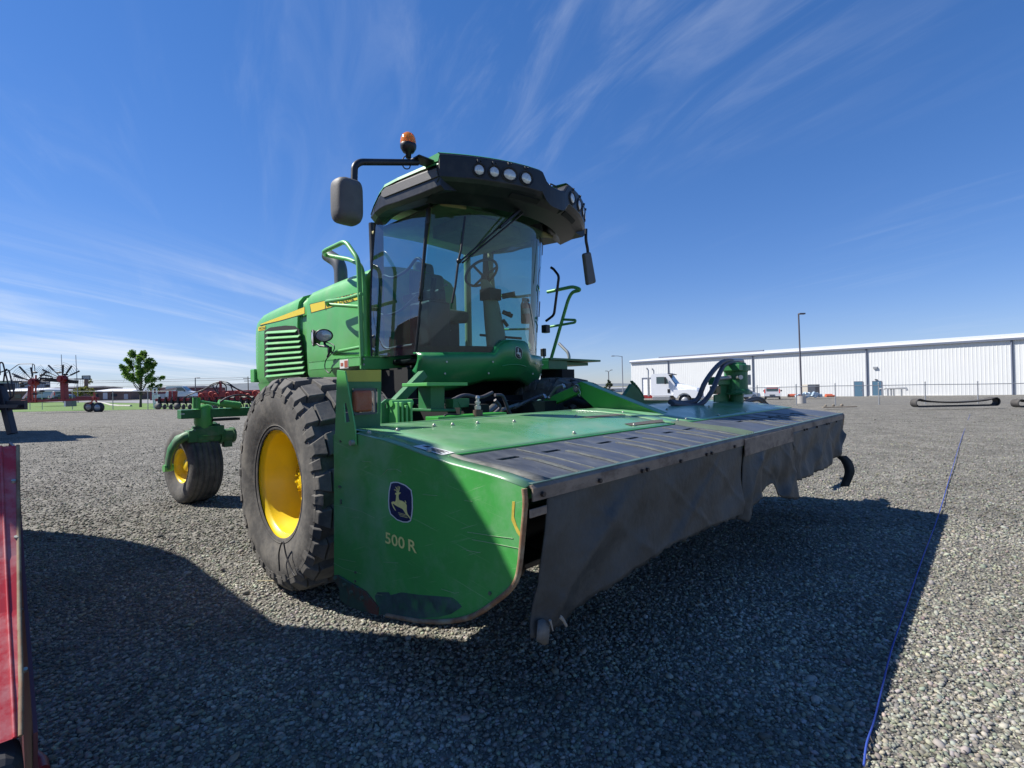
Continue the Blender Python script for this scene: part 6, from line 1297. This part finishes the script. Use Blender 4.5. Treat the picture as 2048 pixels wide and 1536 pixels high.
# rubber tracks laid on the gravel
def track(name, label, x0, x1, yb, yt, Yd):
    TM = mat('track_rubber', (.045, .043, .042), .8, var=.3, vs=4, dirt=((.14, .125, .10), .5, 2, .45, .7)); a = wp(x0, yb, Y=Yd); b = wp(x1, yb, Y=Yd); g = min(gdrop(a.x, Yd), a.z); Lx = b.x-a.x; H_ = wp(x0, yt, Y=Yd).z-a.z; r = H_/2
    t_ = thing(name, label, 'rubber track', ((a.x+b.x)/2, Yd, a.z), group='rubber tracks lying on the gravel')
    pts = []
    for i in range(13): q = -math.pi/2+math.pi*i/12; pts.append((b.x-r+r*math.cos(q), a.z+r+r*math.sin(q)))
    for i in range(1, 14): t = i/14; pts.append((b.x-r-(Lx-2*r)*t, a.z+H_*(1-.42*math.sin(math.pi*t)**.55)))
    for i in range(13): q = math.pi/2+math.pi*i/12; pts.append((a.x+r+r*math.cos(q), a.z+r+r*math.sin(q)))
    for i in range(1, 14): t = i/14; pts.append((a.x+r+(Lx-2*r)*t, a.z))
    n = len(pts); cx_ = sum(p[0] for p in pts)/n; cz_ = a.z+r*.9; th_ = .026
    nrm = []
    for i in range(n): p, q = pts[i-1], pts[(i+1) % n]; d_ = Vector((q[0]-p[0], q[1]-p[1])).normalized(); nrm.append((-d_.y, d_.x))
    inn = [(p[0]+k[0]*th_, p[1]+k[1]*th_) for p, k in zip(pts, nrm)]
    m = MB(); m.loft([[V(p[0], Yd, p[1]), V(p[0], Yd+.42, p[1]), V(i_[0], Yd+.42, i_[1]), V(i_[0], Yd, i_[1])] for p, i_ in zip(pts+[pts[0]], inn+[inn[0]])], closed=True, smooth=False); belt = m.build('belt', TM, t_)
    m = MB(); L_acc = 0
    for i in range(n):
        p, q = pts[i], pts[(i+1) % n]; seg = Vector((q[0]-p[0], q[1]-p[1])); k = max(1, round(seg.length/.16))
        for j in range(k):
            c_ = Vector(p)+seg*(j+.5)/k; nn_ = Vector(nrm[i]); cc = c_+nn_*(th_+.02); m.bar((c_.x+nn_.x*th_, Yd+.21, c_.y+nn_.y*th_), (cc.x+nn_.x*.03, Yd+.21, cc.y+nn_.y*.03), .30, .08, up=(seg.x, 0, seg.y))
    m.build('drive_lugs', TM, belt); return t_
track('rubber_track', 'long dark rubber track lying flattened on the gravel by the fence', 1833, 2002, 815, 797.5, 25.5)
track('rubber_track', 'second rubber track cut off by the right edge of the photo', 2037, 2200, 815, 798.5, 25.5)
m = MB(); a = wp(1645, 813.5, Y=29); b = wp(1712, 812, Y=28.5); m.bar(a+V(0, 0, -.03), b+V(0, 0, -.03), .35, .06); m.sphere(a+V(.3, .2, .05), .07, 8); m.sphere(a+V(.75, .2, .05), .08, 8); m.sphere(a+V(1.3, .3, .05), .09, 8); o = m.build('wooden_planks', mat('grey_plank', (.20, .17, .13), .9, var=.3)); tag(o, 'low plank with pale stones lying on the gravel before the fence', 'plank')
# ================================================================= ROTARY RAKE (far left)
RK = thing('rotary_rake', 'red rotary hay rake with folded black tine arms and small grey-rimmed wheels at the left', 'hay rake', gp(197, 825)); RY = 45.0
def r_(x, y, d=0): return wp(x, y, Y=RY+d)
REDF = mat('red_frame_paint', (.24, .012, .016), .45, var=.2, vs=1.5, dirt=((.3, .1, .08), .4, 3, .5, .7)); RBLK = mat('black_arm_paint', (.012, .012, .016), .5)
m = MB(); m.bar(r_(46, 803), r_(196, 797.5), .22, .38, up=(0, 1, 0)); m.bar(r_(155, 795), r_(192, 796), .2, .25, up=(0, 1, 0)); m.build('main_beam', REDF, RK, bevel=.02)
m = MB(); m.bar(r_(128, 764), r_(130, 800), .35, .48, up=(0, 1, 0)); m.bar(r_(62, 772), r_(60, 802), .25, .35, up=(0, 1, 0)); m.build('rotor_post', REDF, RK, bevel=.03)
m = MB(); m.bar(r_(82, 758), r_(154, 764), .30, .32, up=(0, 1, 0)); m.build('folded_arm', RBLK, RK, bevel=.02)
m = MB(); [m.bar(r_(*a, .2), r_(*b, .2), .10, .12, up=(0, 1, 0)) for a, b in (((62, 778), (46, 797)), ((107, 783), (101, 796)))]; m.build('white_strut', WHITE, RK)
m = MB(); [m.bar(r_(*a, -.2), r_(*b, -.2), .08, .10, up=(0, 1, 0)) for a, b in (((190, 795), (180, 808)), ((190, 797), (196, 810)), ((188, 785), (190, 798)), ((72, 750), (71, 805)), ((64, 762), (66, 802)))]; m.build('bracket', mat('orange_red', (.5, .07, .04), .5), RK)
for cx_, cy_, R0_, arms in ((68, 764, 48, ((-155, 1), (-128, 1), (-62, .0), (-45, .72), (-15, .8), (8, .5), (180, .95), (160, .6), (200, .9), (-100, .75))), (125, 758, 46, ((-88, .75), (-60, .8), (-30, .85), (-130, .95), (-150, 1.0), (-165, .95), (0, .9), (20, .4)))):
    m = MB(); c_ = r_(cx_, cy_, -.3); m.cyl(c_-V(0, .25, 0), c_+V(0, .25, 0), .32, 14); m.cyl(c_-V(0, .35, 0), c_+V(0, .4, 0), .18, 12); m.build('rotor_hub', REDF, RK)
    for a, k in arms:
        if not k: continue
        q = R(a); E_ = r_(cx_+R0_*k*math.cos(q), cy_+R0_*k*math.sin(q)*.82, -.3+.4*math.sin(a)); m = MB(); m.tube([c_, E_], .035, 6); d_ = (E_-c_).normalized(); pn = V(-d_.z, 0, d_.x); pn = pn if pn.x < 0 else -pn
        m.bar(E_-d_*.75, E_, .10, .10, up=(0, 1, 0))
        for j in range(5):
            s_ = E_-d_*(.06+.16*j); m.tube([s_, s_+pn*.45+V(0, 0, .03), s_+pn*.85-d_*.08], .012, 4)
        m.build('tine_arm', RBLK, RK)
for x, y in ((70, 745), (84, 750), (118, 745), (131, 749), (42, 767), (44, 773), (84, 782), (95, 772), (70, 788)):
    m = MB(); p = r_(x, y, -.2); m.sphere(p, .24, 12, sc=(1, .5, .38)); m.build('guard_disc', RBLK, RK)
m = MB(); m.tube(fillet([r_(10, 748), r_(38, 728), r_(66, 727.5), r_(69, 730), r_(70, 745)], .2, 4), .03, 6); m.tube([r_(65, 728), r_(62, 775)], .03, 6); m.build('safety_hoop', RBLK, RK)
for x, y, d in ((179, 813.5, .8), (197, 815, 0)): wheelp(RK, r_(x, y, d-.2), 10.3*RY/FOC, .3)
# ================================================================= RED PLANTER behind the rear axle
PL = thing('seed_planter', 'wide red planter with black row units and arching hoses behind the caster wheel', 'planter', gp(420, 820)); PY = 47.0
def p_(x, y, d=0): return wp(x, y, Y=PY+d)
m = MB(); m.bar(p_(312, 800), p_(520, 797), .25, .25, up=(0, 1, 0)); m.bar(p_(400, 790), p_(520, 786), .5, .45, up=(0, 1, 0)); m.bar(p_(340, 801, 1), p_(545, 800, 1), .2, .2, up=(0, 1, 0)); m.bar(p_(405, 784, .6), p_(520, 781, .6), .15, .12, up=(0, 1, 0)); m.build('toolbar', REDF, PL, bevel=.02)
m = MB(); m.bar(p_(441, 762), p_(442, 792), .18, .2, up=(0, 1, 0)); [m.bar(p_(x, 782), p_(x-1, 800), .3, .35, up=(0, 1, 0)) for x in (343, 350, 412, 424, 475, 512)]; m.build('mast', REDF, PL, bevel=.02)
rr = random.Random(11)
for i in range(17):
    x = 318+i*12.6; m = MB(); p = p_(x, 806, -.2); g = p_(x, 819, -.2)
    m.box(p+V(0, .3, .15), (.18, .7, .35)); m.bar(p+V(0, 0, .5), p+V(.05, .2, -.1), .10, .12); m.box(p+V(0, .1, .42), (.14, .2, .3)); m.bar(p+V(.12, .1, .1), V(g.x+.25, g.y, g.z+.25), .08, .08)
    o = m.build('row_unit', mat('row_unit_black', (.02, .02, .022), .6), PL); m = MB(); m.lathe([(-.05, .001), (-.05, .24), (.05, .24), (.05, .001)], (g.x, PY-.3, g.z+.26), 'x', 14) if i % 3 else m.lathe([(-.08, .001), (-.08, .30), (.08, .30), (.08, .001)], (g.x, PY-.3, g.z+.3), 'y', 14); m.build('closing_wheel', mat('wheel_grey', (.10, .10, .09), .7, var=.3), o)
for pts in (((441, 763), (425, 768), (405, 780), (385, 787), (372, 793)), ((441, 763), (432, 768), (412, 777), (398, 790)), ((442, 763), (455, 765), (475, 778), (500, 785), (520, 790)), ((442, 764), (460, 771), (485, 784), (505, 792)), ((441, 765), (433, 772), (436, 788)), ((442, 765), (452, 772), (452, 788)), ((425, 770), (430, 780), (438, 787)), ((460, 768), (465, 780), (470, 790))):
    m = MB(); m.tube(smooth_path([p_(x, y, rr.uniform(-.3, .3)) for x, y in pts], 4), .05, 6); m.build('seed_hose', RBLK, PL)
m = MB()
for x, y in ((422, 788), (430, 792), (474, 786), (482, 789), (496, 792), (510, 786), (402, 792), (455, 790), (518, 789)):
    p = p_(x, y, -.3); m.tube([p+V(.22*math.cos(q), 0, .22*math.sin(q)) for q in [math.pi*2*j/9 for j in range(8)]], .04, 5)
m.build('hose_loop', mat('orange_red', (.5, .07, .04), .5), PL)
t_ = thing('boom_lift', 'white boom lift with a pale ladder frame beside the tree', 'boom lift', wp(308, 822, Y=52)); m = MB()
def b_(x, y): return wp(x, y, Y=52)
for a, b in (((306, 776), (305.5, 800)), ((313, 776), (314, 798)), ((305, 777), (314, 776)), ((306, 788), (314, 788)), ((307, 800), (309, 821)), ((311, 800), (310, 821))): m.bar(b_(*a), b_(*b), .10, .10, up=(0, 1, 0))
m.b2(b_(306, 790), b_(313, 799)+V(0, .5, 0)); m.build('frame', WHITE, t_)
m = MB(); m.bar(b_(322, 782), b_(352, 777), .2, .25, up=(0, 1, 0)); m.build('boom', mat('faded_pink_boom', (.6, .38, .34), .6), t_)
# ================================================================= DARK MACHINE at the far left edge
DM = thing('harvester_header', 'dark machine with a slanting post, wire rails and a black blade at the left edge', 'farm machine', gp(20, 878)); DY = 17.0
NAVYB = mat('navy_black_paint', (.012, .014, .026), .45, var=.2)
def d_(x, y, d=0): return wp(x, y, Y=DY+d)
m = MB(); m.bar(d_(1, 772), d_(25, 868), .20, .22, up=(0, 1, 0)); m.b2(d_(-60, 768), d_(8, 780)+V(0, .4, 0)); m.build('post', NAVYB, DM, bevel=.02)
m = MB(); m.bar(d_(-40, 813), d_(52, 810), .12, .30, up=(0, 0, 1)); m.prism([(d_(x, y).x, d_(x, y).z) for x, y in ((-30, 809), (55, 808.5), (50, 815), (-30, 817))], DY-.3, DY-.2, 'v'); m.build('blade', NAVYB, DM)
m = MB(); m.tube(fillet([d_(0, 750), d_(-1, 727), d_(3, 724), d_(6, 727), d_(19, 778), d_(22, 792), d_(18, 800)], .1, 4), .022, 6); m.tube(fillet([d_(7, 764), d_(10, 741), d_(17, 740), d_(19, 744), d_(28, 785), d_(27, 792), d_(19, 799)], .1, 4), .022, 6); m.tube([d_(-20, 752), d_(8, 742), d_(14, 738)], .02, 6); m.build('wire_rail', NAVYB, DM)
m = MB(); m.b2(d_(-40, 799), d_(2.5, 806)+V(0, .3, 0)); m.build('amber_panel', mat('amber_panel', (.5, .17, .03), .5), DM)
m = MB(); m.tube(smooth_path([d_(-45, 640), d_(-12, 705), d_(0, 755)], 4), .14, 8) if False else None
m = MB(); m.prism([(-17.2, 16.4), (-22.6, 21.6), (-27, 20.5), (-22, 15.0)], .8, 4.0, 'w'); m.prism([(-18.2, 17.5), (-19.6, 18.8), (-21, 18), (-19.6, 16.8)], 3.9, 4.8, 'w'); m.build('body', NAVYB, DM, bevel=.1)  # unseen mass outside the frame, shaped to cast the long ground shadow
m = MB(); m.tube([V(-20, 17.2, 3.9), V(-18.7, 17.8, 5.1)], .30, 12, r2=.14); m.build('shade_spike', NAVYB, DM)  # unseen spike added for the tapered tip of that shadow
# ================================================================= RED WINDROWER parked alongside, mostly outside the frame, unseen body shaped for its shade
RW = thing('red_machine', 'red machine header at the left edge with dusty glossy hood and black foot', 'farm machine', (1.6, -4.6, 0), machine=True)
hp = [(1.20, 1.219), (1.35, 1.053), (1.50, .915), (1.65, .80), (1.85, .675), (1.96, .60)]
m = MB(); m.loft([[V(u, -3.662-.006*i, w) for i, (u, w) in enumerate(hp)], [V(u, -8.6, w) for u, w in hp]], smooth=False); m.loft([[V(1.0, -3.655, 1.10), V(1.0, -8.6, 1.10)], [V(1.2, -3.662, 1.219), V(1.2, -8.6, 1.219)]], smooth=False); m.build('hood', RED, RW)
m = MB(); m.tube([V(u, -3.70, w+.001) for u, w in hp], .004, 5); m.build('welded_seam', RED, RW)
m = MB(); [m.cyl(V(u, -3.675, w), V(u+.004, -3.675, w+.008), .006, 8).cut() for u, w in ((1.3, 1.107), (1.45, .954), (1.62, .783), (1.8, .683))]; m.each('bolt', BOLT, RW)
m = MB(); m.tube([V(u, -3.660-.006*i, w) for i, (u, w) in enumerate(hp)], .005, 6); m.build('worn_edge', RUSTE, RW)
m = MB(); m.prism([(.7, 1.20)]+[(u-.01, w-.01) for u, w in hp]+[(1.9, .35), (1.3, .25), (.7, .4)], -3.668, -3.660, 'v'); m.build('end_plate', mat('dark_red_steel', (.10, .03, .04), .5, var=.3), RW)
m = MB(); m.b2((1.84, -8.6, .22), (2.02, -3.685, .585)); m.build('rubber_foot', RUBB2, RW, bevel=.05, seg=4)
SHADE_OUTLINE = [(-4.6, .5), (-4.62, 1.2), (-4.5, 1.75), (-4.2, 2.3), (-3.8, 2.62), (-3.4, 2.78), (-1.62, 2.80), (-1.5, 3.9), (-1.25, 4.32), (-.62, 4.32), (-.12, 3.98), (.08, 3.78), (.20, 3.42), (.14, 2.9), (.14, .9), (-.2, .5)]  # unseen body and cab, outlined to cast the shade on shield and gravel
LOW = [q for q in SHADE_OUTLINE if q[1] <= 2.80 and q[0] < -1.6]+[(.14, 2.80), (.14, .9), (-.2, .5)]; UPP = [(-1.62, 2.80)]+[q for q in SHADE_OUTLINE if q[1] > 2.85 and q[0] > -1.6]+[(.14, 2.80)]
m = MB(); m.prism(LOW, -4.62, -4.06, 'v'); m.b2((-4.6, -9.0, .8), (-1.6, -4.62, 2.78)); m.build('body', REDI, RW, bevel=.02)  # slab depth set for the shade line on the hood; block behind hides sky
m = MB(); m.prism(UPP, -4.62, -4.06, 'v'); m.build('cab', CARGL, RW, bevel=.02)  # unseen slab, raised so its shade covers the rear of the end shield
for u_, r_ in ((-.75, .80), (-3.7, .55)):
    m = MB(); m.lathe([(-4.55, r_*.5), (-4.56, r_*.92), (-4.5, r_), (-4.15, r_), (-4.08, r_*.92), (-4.09, r_*.5)], (u_, 0, r_), 'y', 36); ty = m.build('wheel', RUBB2, RW); m = MB(); m.lathe([(-4.10, .001), (-4.12, r_*.45), (-4.08, r_*.52)], (u_, 0, r_), 'y', 24); m.build('rim', GALV, ty)
m = MB(); m.tube([mp(x, y, w=.02) for x, y in ((58, 1505), (72, 1512), (84, 1522), (88, 1540))], .018, 8); o = m.build('tow_hook', REDF, RW)
# ================================================================= tidy
for o in bpy.data.objects:
    if '_b' in o: del o['_b']
